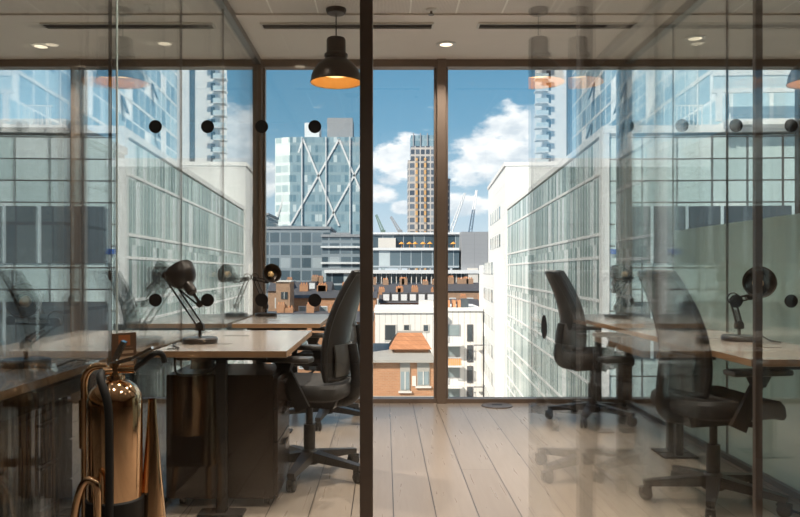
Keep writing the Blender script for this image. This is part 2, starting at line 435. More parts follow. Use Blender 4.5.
def sprinkler(x, y, label):
    t = thing('ceiling_sprinkler', label, 'sprinkler', (x, y, H), group='fire sprinklers in the ceiling')
    MB().lathe([(0.001, 0), (0.038, 0), (0.034, -0.008), (0.014, -0.014), (0.001, -0.014)], 20).build('escutcheon', M['whitemetal'], t, True)
    b = MB(); b.cyl((0,0,-0.013), (0,0,-0.035), 0.008, n=10); b.cyl((0,0,-0.035), (0,0,-0.038), 0.02, 0.02, n=14)
    b.build('sprinkler_head', M['rail'], t)
sprinkler((431 - VX)/F*4.95, 4.92, 'small sprinkler head in the ceiling just above the aisle downlight')
sprinkler((152 - VX)/F*4.9, 4.85, 'small sprinkler head in the ceiling of the left room')

def pendant(x, y, label, rimz):
    t = thing('pendant_lamp', label, 'pendant lamp', (x, y, rimz), group='bell shaped pendant lamps')
    top = H - rimz if y < 5 else H - 0.012 - rimz
    MB().lathe([(0.001, top), (0.068, top), (0.068, top - 0.012), (0.058, top - 0.03), (0.012, top - 0.036), (0.001, top - 0.036)], 28).build('ceiling_rose', M['pendant'], t, True)
    MB().cyl((0,0,0.30), (0,0,top - 0.034), 0.004, n=8).build('cord', M['rubber'], t)
    outer = [(0.171, 0.0), (0.173, 0.006), (0.168, 0.012), (0.164, 0.045), (0.150, 0.085), (0.122, 0.122), (0.088, 0.148), (0.070, 0.158), (0.070, 0.172), (0.078, 0.176), (0.078, 0.190), (0.064, 0.196), (0.064, 0.285), (0.058, 0.296), (0.012, 0.300), (0.001, 0.300)]
    MB().lathe(outer, 40).build('lamp_shade', M['pendant'], t, True)
    MB().lathe([(0.171, 0.0), (0.166, 0.004), (0.160, 0.045), (0.146, 0.083), (0.118, 0.119), (0.084, 0.144), (0.03, 0.155), (0.001, 0.155)], 40).build('shade_lining', M['lining'], t, True)
    MB().lathe([(0.001, 0.040), (0.03, 0.041), (0.05, 0.046), (0.062, 0.06), (0.05, 0.09), (0.02, 0.13), (0.016, 0.153)], 24).build('bulb', M['bulb'], t, True)
    MB().cyl((0, 0, 0.074), (0, 0, 0.078), 0.147, n=32).build('glow_disc', M['lens'], t)  # added glowing disc, stands in for the lamplit lining of the shade
pendant(-0.325, 4.92, 'dark bell pendant lamp with a glowing golden inside over the left desks', 2.33)
pendant(2.86, 4.92, 'dark bell pendant lamp with copper inside hanging in the room right of the partition', 2.33)

# ------------------------------------------------------------------ furniture
def desk(x0, x1, y0, y1, label, legside=1):
    """legside: +1 aisle edge at +x"""
    cx, cy = (x0+x1)/2, (y0+y1)/2; w, l = (x1-x0)/2, (y1-y0)/2
    t = thing('desk', label, 'desk', (cx, cy, 0), group='wooden desks along the partitions')
    b = MB(); b.box(-w, w, -l, l, 0.70, 0.73, 0.002)
    for f in b.bm.faces:
        if abs(f.normal.z) < 0.5 and f.calc_area() > 0.005: f.material_index = 1
    b.build('tabletop', [M['desk'], M['deskedge']], t)
    for s in (-1, 1):
        yy = s*(l - 0.05)
        g = MB(); g.box(-0.022, 0.022, yy - 0.022, yy + 0.022, 0.012, 0.69, 0.003)
        g.box(-0.10, 0.10, yy - 0.05, yy + 0.05, 0.0, 0.012, 0.003)
        g.box(-0.2, 0.2, yy - 0.018, yy + 0.018, 0.685, 0.70)
        g.build('leg', M['blackmetal'], t)
    MB().box(-legside*w*0.75 - 0.06, -legside*w*0.75 + 0.06, 0.08, l - 0.10, 0.63, 0.68, 0.004).build('cable_tray', M['blackmetal'], t)
    MB().box(-0.02, 0.02, -l + 0.08, l - 0.08, 0.68, 0.70).build('crossbar', M['blackmetal'], t)
    for yy in (-0.25, 0.2):
        MB().box(-0.06*legside - 0.08, -0.06*legside + 0.05, yy - 0.006, yy + 0.006, 0.729, 0.731).build('cable_slot', M['rubber'], t)
    return t
desk(-1.02, -0.43, 3.24, 4.36, 'wooden desk over the dark drawer cabinet, left of the near chair', 1)
desk(-1.02, -0.43, 4.92, 5.99, 'wooden desk against the window, behind the one with the drawer cabinet', 1)
desk(-1.80, -1.12, 1.75, 2.98, 'wooden desk at the lower left edge of the photo, beyond the left glass partition', -1)
desk(-1.80, -1.12, 3.0, 4.36, 'wooden desk beyond the left glass partition, next behind the one at the lower left edge', -1)
desk(1.45, 1.96, 2.93, 4.35, 'long wooden desk nearest on the right, with the big round lamp on it', -1)
desk(1.45, 1.96, 4.37, 5.97, 'long wooden desk by the window at the end of the right row', -1)

def pedestal(x0, x1, y0, y1, h, label):
    t = thing('drawer_cabinet', label, 'cabinet', ((x0+x1)/2, (y0+y1)/2, 0))
    w, l = (x1-x0)/2, (y1-y0)/2
    MB().box(-w, w - 0.02, -l, l, 0.04, h, 0.003).build('body', M['cabinet'], t)
    z0 = 0.05
    for z1 in (0.30, 0.45, h - 0.01):
        d = MB().box(w - 0.019, w, -l + 0.004, l - 0.004, z0, z1 - 0.006, 0.003).build('drawer', M['cabinet'], t)
        MB().box(w, w + 0.012, -0.06, 0.06, z1 - 0.05, z1 - 0.04).build('drawer_handle', M['blackmetal'], d)
        z0 = z1
    MB().cyl((w, l - 0.06, h - 0.04), (w + 0.006, l - 0.06, h - 0.04), 0.009, n=12).build('lock', M['chrome'], t)
    for sx in (-1, 1):
        for sy in (-1, 1):
            c = MB(); c.cyl((sx*(w-0.06) - 0.01, sy*(l-0.06), 0.02), (sx*(w-0.06) + 0.01, sy*(l-0.06), 0.02), 0.02, n=14)
            c.box(sx*(w-0.06) - 0.012, sx*(w-0.06) + 0.012, sy*(l-0.06) - 0.012, sy*(l-0.06) + 0.012, 0.03, 0.04)
            c.build('caster', M['rubber'], t)
pedestal(-1.0, -0.49, 3.38, 3.80, 0.605, 'dark brown glossy drawer cabinet under the left desk')

pedestal(-1.75, -1.18, 1.86, 2.30, 0.605, 'added dark backing cabinet under the desk at the lower left edge, beyond the glass')  # added dark cabinets, so the extinguisher's reflection shows in the glass
pedestal(-1.75, -1.18, 2.36, 2.80, 0.605, 'added dark backing cabinet under the lower left desk, nearer to the window than its neighbour')
# office chair: faces -X in its own frame
def make_chair():
    t = thing('office_chair', 'chair', 'chair', (0, 0, 0))
    hub = MB()
    hub.lathe([(0.001, 0.065), (0.05, 0.065), (0.05, 0.12), (0.034, 0.14), (0.001, 0.14)], 20)
    tips = []
    for k in range(5):
        a = 2*PI*k/5 + 0.977
        d = Vector((math.cos(a), math.sin(a), 0))
        tips.append((d, a))
        hub.bar(d*0.03 + Vector((0,0,0.105)), d*0.315 + Vector((0,0,0.078)), 0.062, 0.05, 0.036, 0.026)
    hub.build('star_base', M['chairplastic'], t)
    for d, a in tips:
        p = d*0.305; s = Vector((-d.y, d.x, 0))
        c = MB()
        for q in (-1, 1):
            c.lathe([(0.001, -0.008), (0.022, -0.008), (0.029, -0.005), (0.029, 0.005), (0.022, 0.008), (0.001, 0.008)], 18,
                    Matrix.Translation(p + s*q*0.013 + Vector((0,0,0.029))) @ s.to_track_quat('Z', 'Y').to_matrix().to_4x4())
        c.cyl(p + Vector((0,0,0.03)), p + Vector((0,0,0.072)), 0.008, n=10)
        c.bar(p - d*0.026 + Vector((0,0,0.055)), p + d*0.028 + Vector((0,0,0.05)), 0.03, 0.02)
        c.build('caster', M['rubber'], t, True)
    g = MB(); g.cyl((0,0,0.12), (0,0,0.27), 0.031); g.cyl((0,0,0.27), (0,0,0.375), 0.018)
    g.build('gas_lift', M['chairplastic'], t, True)
    m = MB(); m.hexa([(-0.14,-0.07,0.375),(0.15,-0.07,0.365),(0.15,0.07,0.365),(-0.14,0.07,0.375),(-0.17,-0.10,0.425),(0.18,-0.09,0.425),(0.18,0.09,0.425),(-0.17,0.10,0.425)])
    m.build('tilt_mechanism', M['chairplastic'], t)
    lv = MB(); lv.tube([(-0.03,-0.09,0.40), (-0.04,-0.22,0.395), (-0.06,-0.26,0.375)], 0.007, 8); lv.bar((-0.05,-0.245,0.385),(-0.10,-0.285,0.36),0.03,0.012)
    lv.build('tilt_lever', M['chairplastic'], t)
    # seat cushion: rounded outline, waterfall front
    s = MB(); rows = []
    def outline(k, n, sx, sy):
        a = 2*PI*k/n; c, q = math.cos(a), math.sin(a); e = 0.45
        return sx*math.copysign(abs(c)**e, c), sy*math.copysign(abs(q)**e, q)
    n = 40
    for sc_, z in ((0.02,0.422),(0.86,0.422),(0.97,0.436),(1.0,0.458),(0.985,0.482),(0.93,0.498),(0.70,0.502),(0.35,0.496),(0.02,0.494)):
        ring = []
        for k in range(n):
            X, Y = outline(k, n, 0.245*sc_, 0.245*sc_)
            ring.append((X - 0.01, Y, z - (0.05*max(0, (-X - 0.15)/0.1)**2 if X < -0.15 else 0) + 0.012*(abs(Y)/0.245)**2*(z > 0.47)))
        rows.append(ring)
    s.grid(rows, True)
    s.build('seat', M['fabric'], t, True)
    # backrest: curved shell, with a frame around it and a loop at the bottom
    def back_pt(u, v):          # u -1..1 across, v 0..1 up
        z = 0.53 + 0.54*v
        x = 0.20 - 0.03*math.sin(v*PI*0.9) + 0.125*v**1.7
        hw = 0.225 - 0.075*v**1.6 - 0.05*(1-v)**3
        return Vector((x - 0.055*(u*u)*(1 - 0.45*v), u*hw, z))
    b = MB(); nu, nv = 16, 20; front, rear = [], []
    for j in range(nv + 1):
        v = j/nv
        front.append([back_pt(-1 + 2*i/nu, v) - Vector((0.012, 0, 0)) for i in range(nu + 1)])
        rear.append([back_pt(-1 + 2*i/nu, v) + Vector((0.012, 0, 0)) for i in range(nu + 1)])
    Fv = b.grid(front); Rv = b.grid(rear)
    rim = lambda G: G[0] + [r[-1] for r in G[1:]] + G[-1][-2::-1] + [r[0] for r in G[-2:0:-1]]
    a_, c_ = rim(Fv), rim(Rv)
    for k in range(len(a_)):
        b.bm.faces.new((a_[k], a_[(k+1) % len(a_)], c_[(k+1) % len(a_)], c_[k]))
    b.build('backrest', M['mesh_back'], t, True)
    loop = [back_pt(-1 + 2*i/nu, 0.0) for i in range(nu + 1)] + [back_pt(1, j/nv) for j in range(1, nv + 1)] + \
           [back_pt(1 - 2*i/nu, 1.0) for i in range(1, nu + 1)] + [back_pt(-1, 1 - j/nv) for j in range(1, nv)]
    MB().tube(loop, 0.017, 8, closed=True).build('back_frame', M['chairplastic'], t, True)
    sp = MB()
    sp.tube(smoothpath([(0.10, 0, 0.40), (0.21, 0, 0.41), (0.255, 0, 0.47), (0.25, 0, 0.60), (0.232, 0, 0.70)], 5), [0.034]*12 + [0.028]*9, 10)
    sp.build('back_spine', M['chairplastic'], t, True)
    lp = MB(); nu2, rows = 10, []
    for j in range(9):
        rows.append([back_pt(-0.78 + 1.56*i/nu2, 0.02 + 0.30*j/8) + Vector((0.022 + 0.012*math.sin(PI*j/8), 0, 0)) for i in range(nu2 + 1)])
    G1 = lp.grid(rows); G2 = lp.grid([[p - Vector((0.008, 0, 0)) for p in r] for r in rows])
    a_, c_ = rim(G1), rim(G2)
    for k in range(len(a_)):
        lp.bm.faces.new((a_[k], a_[(k+1) % len(a_)], c_[(k+1) % len(a_)], c_[k]))
    lp.build('lumbar_panel', M['chairgrey'], t, True)
    for q in (-1, 1):
        a = MB()
        a.bar((-0.06, 0.16*q, 0.405), (0.02, 0.27*q, 0.42), 0.06, 0.025)
        a.bar((0.06, 0.275*q, 0.40), (-0.03, 0.285*q, 0.60), 0.075, 0.022, 0.05, 0.022, up=(0,1,0))
        a.bar((-0.03, 0.285*q, 0.58), (-0.03, 0.285*q, 0.635), 0.05, 0.03, 0.09, 0.06, up=(0,1,0))
        ar = a.build('armrest', M['chairplastic'], t)
        p = MB(); p.box(-0.17, 0.11, 0.285*q - 0.045, 0.285*q + 0.045, 0.63, 0.658, 0.011)
        p.build('arm_pad', M['chairgrey'], ar, True)
    return t
ch = make_chair()
spots = [(-0.40, 3.92, -math.radians(13), 'black office chair half hidden by the dark post, at the desk with the drawer cabinet'),
         (-0.42, 5.30, -math.radians(8), 'black office chair at the left window desk, behind the nearer chair'),
         (1.535, 3.46, PI + math.radians(8), 'black office chair tucked under the right desk with the big round lamp'),
         (1.50, 5.36, PI + math.radians(8), 'black office chair at the window end of the right row of desks')]
for i, (x, y, rz, lab) in enumerate(spots):
    o = ch if i == 0 else copy_tree(ch)
    o.location = (x, y, 0); o.rotation_euler.z = rz
    tag(o, lab, 'chair', 'black office chairs')

# articulated desk lamps
def lamp(x, y, label, rz, elbow, wrist, head, axis, rs=0.07, cord=None, z=0.73):
    t = thing('desk_lamp', label, 'desk lamp', (x, y, z), rz, 'articulated black desk lamps')
    MB().lathe([(0.001, 0), (0.082, 0), (0.085, 0.004), (0.085, 0.022), (0.078, 0.028), (0.001, 0.030)], 32).build('lamp_base', M['lampblack'], t, True)
    st = MB(); st.cyl((0,0,0.028), (0,0,0.075), 0.008, n=12); st.bar((-0.02,0,0.075),(0.02,0,0.075),0.022,0.03)
    st.build('stem', M['lampblack'], t)
    e, w, h = Vector(elbow), Vector(wrist), Vector(head); a0 = Vector((0, 0, 0.085))
    def arm(p, q, nm, off):
        d = (q - p).normalized(); s = d.cross(Vector((0,1,0))).normalized()
        g = MB()
        for k in (-1, 1):
            g.bar(p + s*k*off, q + s*k*off, 0.008, 0.008)
        o = g.build(nm, M['lampblack'], t)
        sp = MB(); n = 60
        sp.tube([p.lerp(q, 0.12 + 0.5*i/n) + (s*math.cos(i*1.3) + Vector((0,1,0))*math.sin(i*1.3))*0.006 for i in range(n)], 0.0016, 5)
        sp.build('spring', M['rail'], o)
    arm(a0, e, 'lower_arm', 0.013); arm(e, w, 'upper_arm', 0.011)
    j = MB()
    for p in (a0, e, w):
        j.cyl(p + Vector((0,-0.014,0)), p + Vector((0,0.014,0)), 0.017, n=14)
    j.tube([e + Vector((0.028*math.cos(a), 0, 0.028*math.sin(a) + 0.012)) for a in [k*2*PI/14 for k in range(14)]], 0.0035, 6, closed=True)
    j.build('arm_joint', M['lampblack'], t, True)
    ax = Vector(axis).normalized()
    Q = Matrix.Translation(h) @ ax.to_track_quat('Z', 'Y').to_matrix().to_4x4()
    k = rs/0.07
    sh = MB(); sh.lathe([(0.001*k, -0.062*k), (0.020*k, -0.060*k), (0.024*k, -0.05*k), (0.024*k, -0.008*k), (0.040*k, 0.002*k), (0.058*k, 0.02*k), (0.068*k, 0.045*k), (0.071*k, 0.075*k), (0.073*k, 0.078*k)], 32, Q)
    s_ = sh.build('lamp_shade', M['lampblack'], t, True)
    MB().lathe([(0.073*k, 0.078*k), (0.068*k, 0.074*k), (0.064*k, 0.046*k), (0.054*k, 0.022*k), (0.02*k, 0.006*k), (0.001*k, 0.006*k)], 32, Q).build('shade_lining', M['pendant'], s_, True)
    MB().lathe([(0.001*k, 0.060*k), (0.018*k, 0.055*k), (0.025*k, 0.04*k), (0.015*k, 0.015*k), (0.012*k, 0.006*k)], 16, Q).build('bulb', M['lining'], s_, True)
    nk = MB(); nk.tube(smoothpath([w, (w + h - ax*0.055*k)/2 + Vector((0, 0.004, 0)), h - ax*0.05*k], 4), 0.008, 8)
    nk.build('lamp_neck', M['lampblack'], t, True)
    if cord:
        MB().tube(smoothpath(cord, 6), 0.0035, 6).build('power_cord', M['rubber'], t, True)
lamp(-0.90, 3.60, 'black jointed desk lamp with tilted bowl shade on the desk over the drawer cabinet', 0,
     (-0.165, 0, 0.33), (0.0, 0, 0.19), (-0.065, 0.0, 0.29), (-0.5, 0.35, 0.62), 0.075,
     [(0.03, 0.07, 0.006), (-0.03, 0.10, 0.006), (-0.10, -0.02, 0.006), (-0.08, -0.18, 0.006), (-0.02, -0.30, 0.006), (-0.06, -0.34, 0.006)])
lamp(-0.92, 5.72, 'small black desk lamp on the left window desk, its round shade turned to the aisle', 0,
     (-0.085, 0, 0.29), (0.01, 0, 0.27), (0.03, -0.04, 0.315), (0.45, -0.8, 0.25), 0.07)
lamp(-1.32, 2.72, 'black desk lamp with brown round shade on the desk at the lower left edge', math.radians(200),
     (-0.10, 0, 0.16), (0.05, 0, 0.17), (-0.01, 0.03, 0.235), (0.15, 0.95, 0.15), 0.06,
     [(-0.03, 0.07, 0.006), (-0.10, 0.12, 0.006), (-0.16, 0.05, 0.02), (-0.2, -0.06, 0.006)])
lamp(1.78, 3.72, 'black desk lamp with big round shade facing the camera on the nearest right desk', 0,
     (-0.03, 0, 0.20), (0.05, 0, 0.22), (0.075, -0.02, 0.285), (-0.25, -0.9, 0.12), 0.075,
     [(0.06, 0.06, 0.006), (0.13, 0.05, 0.02), (0.125, -0.06, 0.006), (0.13, -0.15, 0.006)])
lamp(1.72, 5.50, 'small black desk lamp on the window desk of the right row', 0,
     (0.10, 0, 0.30), (-0.02, 0, 0.20), (0.0, 0.0, 0.29), (0.4, 0.35, 0.6), 0.07)

# power strip hanging under the near left desk, cable down the right partition
t = thing('power_adapter', 'small black power adapter with plug leads hanging under the left desk edge', 'power adapter', (-0.83, 3.36, 0.0))
MB().box(-0.045, 0.05, -0.035, 0.035, 0.637, 0.699, 0.006).build('body', M['rubber'], t)
MB().tube(smoothpath([(0.07, 0, 0.66), (0.03, -0.03, 0.62), (-0.10, -0.02, 0.612), (-0.13, 0.02, 0.66), (-0.14, 0.06, 0.70)], 5), 0.005, 7).build('lead', M['rubber'], t, True)
tag(MB().tube(smoothpath([(1.966, 3.3, 0.66), (1.964, 3.28, 0.5), (1.96, 3.25, 0.35), (1.962, 3.22, 0.2), (1.955, 3.2, 0.03), (1.85, 3.25, 0.008), (1.8, 3.4, 0.008)], 6), 0.006, 8)
    .build('power_cable', M['rubber'], None, True), 'black power cable hanging down the frosted glass under the nearest right desk', 'cable')
t = thing('floor_box', 'round dark floor outlet lid set in the boards near the window', 'floor outlet', ((497 - VX)/F*5.92, 5.92, 0))
MB().lathe([(0.001, 0.0), (0.125, 0.0), (0.122, 0.008), (0.10, 0.01), (0.001, 0.01)], 36).build('lid', M['steel_dark'], t, True)
MB().box(-0.04, 0.04, -0.02, 0.02, 0.0095, 0.0115).build('lid_flap', M['rubber'], t)

# fire extinguisher on its tubular stand
EX, EY = -0.865, 2.37
t = thing('fire_extinguisher', 'polished metal fire extinguisher with black hose and base band, standing by the left desk', 'fire extinguisher', (EX, EY, 0))
z0 = 0.24
MB().lathe([(0.001, z0 + 0.075), (0.083, z0 + 0.075), (0.085, z0 + 0.08), (0.085, 0.655), (0.082, 0.685), (0.066, 0.712), (0.045, 0.727), (0.026, 0.733), (0.026, 0.745), (0.001, 0.745)], 40).build('cylinder', M['polished'], t, True)
MB().lathe([(0.001, z0), (0.087, z0), (0.090, z0 + 0.01), (0.090, z0 + 0.115), (0.085, z0 + 0.12)], 40).build('base_band', M['rubber'], t, True)
v = MB(); v.cyl((0,0,0.742), (0,0,0.785), 0.017, n=14); v.cyl((0,0,0.765), (0.065,0,0.765), 0.013, n=12); v.cyl((-0.03,-0.03,0.762), (0,0,0.762), 0.012, n=10)
v.build('valve', M['polished'], t, True)
hd = MB(); hd.bar((-0.01,0,0.782), (0.055,0,0.80), 0.024, 0.012); hd.bar((0.055,0,0.80), (0.12,0,0.835), 0.024, 0.008); hd.bar((0.0,0,0.795), (0.03,0,0.855), 0.028, 0.014)
hd.build('squeeze_handle', M['chrome'], t)
MB().tube(smoothpath([(-0.03,-0.035,0.76), (-0.015,-0.08,0.742), (0.015,-0.098,0.66), (0.018,-0.097,0.5), (0.018,-0.097,z0 + 0.13), (0.02,-0.104,z0 + 0.05)], 6), 0.0125, 10).build('hose', M['rubber'], t, True)
hn = MB(); hn.lathe([(0.013, 0.66), (0.016, 0.60), (0.030, 0.42), (0.046, 0.27), (0.048, 0.24), (0.044, 0.24), (0.012, 0.62)], 20, Matrix.Translation((0.100, 0.06, 0)))
hn.build('discharge_horn', M['polished'], t, True)
MB().tube(smoothpath([(0.06,0,0.765), (0.085,0.005,0.785), (0.125,0.01,0.815), (0.145,0.02,0.81), (0.152,0.025,0.785)], 6), 0.009, 8).build('lever_arm', M['rubber'], t, True)
t = thing('extinguisher_stand', 'bent metal tube stand holding the polished fire extinguisher and its small sign', 'stand', (EX, EY, 0))
b = MB()
b.tube(smoothpath([(-0.12, -0.10, 0.012), (-0.085, -0.115, 0.30), (-0.065, -0.12, 0.40), (-0.045, -0.12, 0.44), (-0.022, -0.12, 0.44), (-0.01, -0.12, 0.41), (-0.01, -0.118, 0.24)], 5), 0.0125, 10)
b.tube(smoothpath([(-0.12, 0.06, 0.012), (-0.12, 0.06, 0.45), (-0.12, 0.055, 0.68), (-0.115, 0.05, 0.735), (-0.09, 0.05, 0.765), (-0.05, 0.06, 0.768)], 5), 0.0125, 10)
b.tube([(-0.12, -0.10, 0.22), (-0.12, 0.06, 0.22)], 0.010, 8)
b.tube([(0.10, -0.10, 0.012), (0.10, -0.10, 0.225), (0.10, 0.10, 0.225), (0.10, 0.10, 0.012)], 0.0125, 10)
b.tube([(-0.12, -0.10, 0.225), (0.10, -0.10, 0.225)], 0.010, 8)
b.tube([(-0.12, -0.10, 0.0125), (-0.12, 0.11, 0.0125), (0.10, 0.11, 0.0125), (0.10, -0.10, 0.0125)], 0.0125, 10)
b.build('tube_frame', M['polished'], t, True)
MB().box(-0.12, 0.10, -0.10, 0.10, 0.232, 0.239).build('shelf_plate', M['blackmetal'], t)
MB().cyl((-0.12, 0.06, 0.50), (-0.12, 0.058, 0.66), 0.019, n=14).build('grip_sleeve', M['polished'], t, True)
sg = MB().box(-0.045, 0.045, -0.002, 0.002, -0.055, 0.07).build('sign_plate', M['sign'], t, loc=(-0.02, 0.14, 0.80), rz=math.radians(50))
pst = MB(); pst.tube([(-0.02, 0.14, 0.76), (-0.02, 0.14, 0.72), (-0.05, 0.06, 0.768)], 0.005, 8); pst.build('sign_post', M['polished'], t, True)

# ------------------------------------------------------------------ the city outside
GZ = -24.0
M['street'] = plain('street_asphalt', (0.22, 0.21, 0.20), 0.9, var=0.2, scale=0.2)
M['white'] = plain('white_cladding', (0.78, 0.76, 0.73), 0.6, var=0.04, scale=0.4)
M['offwhite'] = plain('pale_render', (0.66, 0.62, 0.57), 0.7, var=0.06, scale=0.3)
def panels_mat(name, col, w, h, line=0.03, dark=0.8):
    m, nt, out = nmat(name)
    b = N(nt, 'ShaderNodeBsdfPrincipled'); nt.links.new(b.outputs[0], out.inputs[0])
    _, s = objcoord(nt)
    fu = math_n(nt, 'FRACT', math_n(nt, 'DIVIDE', math_n(nt, 'ADD', s[0], s[1]), w)); fv = math_n(nt, 'FRACT', math_n(nt, 'DIVIDE', s[2], h))
    k = math_n(nt, 'MAXIMUM', math_n(nt, 'LESS_THAN', fu, line), math_n(nt, 'LESS_THAN', fv, line))
    nt.links.new(mixc(nt, k, col, tuple(c*dark for c in col)), b.inputs['Base Color'])
    b.inputs['Roughness'].default_value = 0.6; return m
M['whitepanel'] = panels_mat('white_stone_panels', (0.80, 0.79, 0.77), 1.2, 1.65)
M['ribwhite'] = panels_mat('ribbed_white_cladding', (0.76, 0.73, 0.69), 0.8, 40, 0.12, 0.72)
M['wdark'] = plain('dark_window_glass', (0.06, 0.075, 0.085), 0.1, var=0.35, scale=0.9, spec=0.8)
M['wpale'] = plain('pale_window_glass', (0.24, 0.29, 0.30), 0.12, var=0.3, scale=0.6, spec=0.8)
M['balc'] = plain('balcony_glass', (0.58, 0.67, 0.69), 0.3, var=0.1, spec=0.8)
M['greypanel'] = panels_mat('grey_metal_panels', (0.30, 0.31, 0.33), 3.0, 1.0, 0.05, 0.85)
M['roofgrey'] = plain('grey_flat_roof', (0.36, 0.335, 0.30), 0.85, var=0.15, scale=0.6)
M['slate'] = plain('slate_roof', (0.085, 0.082, 0.088), 0.7, var=0.25, scale=1.2)
M['brick_or'] = bricks('orange_brick', (0.52, 0.25, 0.125), (0.44, 0.20, 0.10), (0.50, 0.36, 0.25), 1.0, 0.44, 0.15)
M['brick_br'] = bricks('brown_brick', (0.44, 0.27, 0.17), (0.34, 0.20, 0.125), (0.40, 0.30, 0.22), 1.0, 0.44, 0.15)
M['tileroof'] = bricks('orange_roof_tiles', (0.60, 0.26, 0.12), (0.48, 0.20, 0.09), (0.20, 0.08, 0.04), 1.0, 0.45, 0.34)
M['pot'] = plain('terracotta', (0.55, 0.26, 0.13), 0.8, var=0.2, scale=2)
M['orange'] = plain('orange_panel', (0.85, 0.36, 0.06), 0.6, var=0.08, scale=1)
M['bluesign'] = plain('blue_sign', (0.03, 0.12, 0.42), 0.5, var=0.05)
M['cranewhite'] = plain('pale_crane_paint', (0.72, 0.73, 0.74), 0.5, var=0.05)
M['cranegreen'] = plain('grey_green_crane_paint', (0.16, 0.24, 0.21), 0.5, var=0.05)
# curtain walls
M['cw_pod'] = curtain('pale_curtain_wall', (0.13, 0.22, 0.215), (0.58, 0.69, 0.65), (0.80, 0.83, 0.81), (0.84, 0.86, 0.83), 0.7, 3.3, 0.13, 0.0, 0.14, 0.25, 0.35)
M['cw_podend'] = curtain('dark_framed_curtain_wall', (0.46, 0.57, 0.56), (0.60, 0.70, 0.68), (0.70, 0.76, 0.74), (0.07, 0.07, 0.07), 1.65, 1.05, 0.07, 0.07, 0.1, 0.10, 0.7)
M['cw_up'] = curtain('sky_blue_curtain_wall', (0.15, 0.28, 0.37), (0.48, 0.62, 0.68), (0.90, 0.90, 0.88), (0.80, 0.82, 0.82), 1.9, 1.6, 0.10, 0.08, 0.2, 0.5, 0.08)
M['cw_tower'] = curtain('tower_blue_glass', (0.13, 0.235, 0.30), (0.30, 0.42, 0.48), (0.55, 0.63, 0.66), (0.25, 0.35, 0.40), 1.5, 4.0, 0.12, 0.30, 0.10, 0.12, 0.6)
M['cw_towerlit'] = curtain('tower_sunlit_side', (0.30, 0.42, 0.46), (0.58, 0.66, 0.66), (0.76, 0.78, 0.76), (0.62, 0.68, 0.68), 1.5, 4.0, 0.10, 0.30, 0.15, 0.2, 0.5)  # sunlight on the tower's side face put into paler pane colours
M['cw_office'] = curtain('grey_blue_office_glass', (0.06, 0.095, 0.12), (0.17, 0.22, 0.26), (0.38, 0.43, 0.46), (0.24, 0.285, 0.32), 3.0, 3.6, 0.14, 0.22, 0.08, 0.12, 0.6)
M['cw_mid'] = curtain('dark_office_glass', (0.03, 0.055, 0.075), (0.14, 0.19, 0.22), (0.48, 0.54, 0.56), (0.36, 0.40, 0.43), 2.4, 3.7, 0.06, 0.10, 0.12, 0.10, 0.6)
M['cw_orange'] = curtain('orange_balcony_bands', (0.62, 0.33, 0.12), (0.70, 0.42, 0.18), (0.6, 0.5, 0.4), (0.30, 0.27, 0.25), 30, 3.5, 0.0, 0.35, 0.1, 0.3, 0.4)
M['cw_slim'] = curtain('slim_tower_bands', (0.07, 0.09, 0.12), (0.18, 0.21, 0.25), (0.30, 0.33, 0.36), (0.50, 0.46, 0.43), 2.6, 3.5, 0.24, 0.30, 0.1, 0.2, 0.5)

struct(MB().box(-400, 500, 9, 900, GZ - 0.5, GZ).build('ground', M['street']))
def bld(name, label, y0, group=None):
    return thing(name, label, 'building', (0, 0, GZ), 0, group)

# ---- right wing: its face recedes from the near corner, splayed 3.5 degrees
ang = math.atan(0.061)
WY = 36.0; WXc = 10.61
w = thing('office_wing', 'pale glass office wing with white floor bands receding along the right side', 'building', (WXc, WY, GZ), -ang)
top = 8.1 - GZ
# local: +y runs away along the face, +x to the right (inside the block)
MB().box(0.0, 24, 0.25, 45.0, 0, top - 0.5).build('curtain_wall', M['cw_pod'], w)
e = MB().box(0.3, 24.0, -0.12, 0.25, 0, top - 0.5).build('end_wall', M['cw_podend'], w)
for zb in (5.9, 2.9, 1.75, -0.4, -1.55, -3.7, -4.85, -7.0, -8.15, -10.3, -11.4, -13.6, -16.9):
    MB().box(-0.05, 0.35, -0.05, 45.0, zb - GZ - 0.08, zb - GZ + 0.08).build('floor_band', M['white'], w)
MB().box(-0.07, 24.2, -0.25, 45.0, top - 0.36, top).build('parapet', M['white'], w)
MB().box(-0.12, 0.25, -0.22, 0.35, 0, top - 0.3).build('corner_column', M['white'], w)
for k in range(3):          # dark open office floors behind the end wall, pale spandrels between
    z = top - 3.9 - k*4.6
    MB().box(0.8, 23.5, -0.2, -0.121, z - 2.75, z).build('window_strip', M['wdark'], w)
    for q in range(13):
        MB().box(0.55 + q*1.65, 0.68 + q*1.65, -0.26, -0.1, z - 2.75, z).build('mullion', M['balc'], w)
MB().box(0.28, 0.68, -0.3, -0.23, 2.02 - GZ - 0.12, 2.02 - GZ + 0.12).build('blue_sign', M['bluesign'], w)
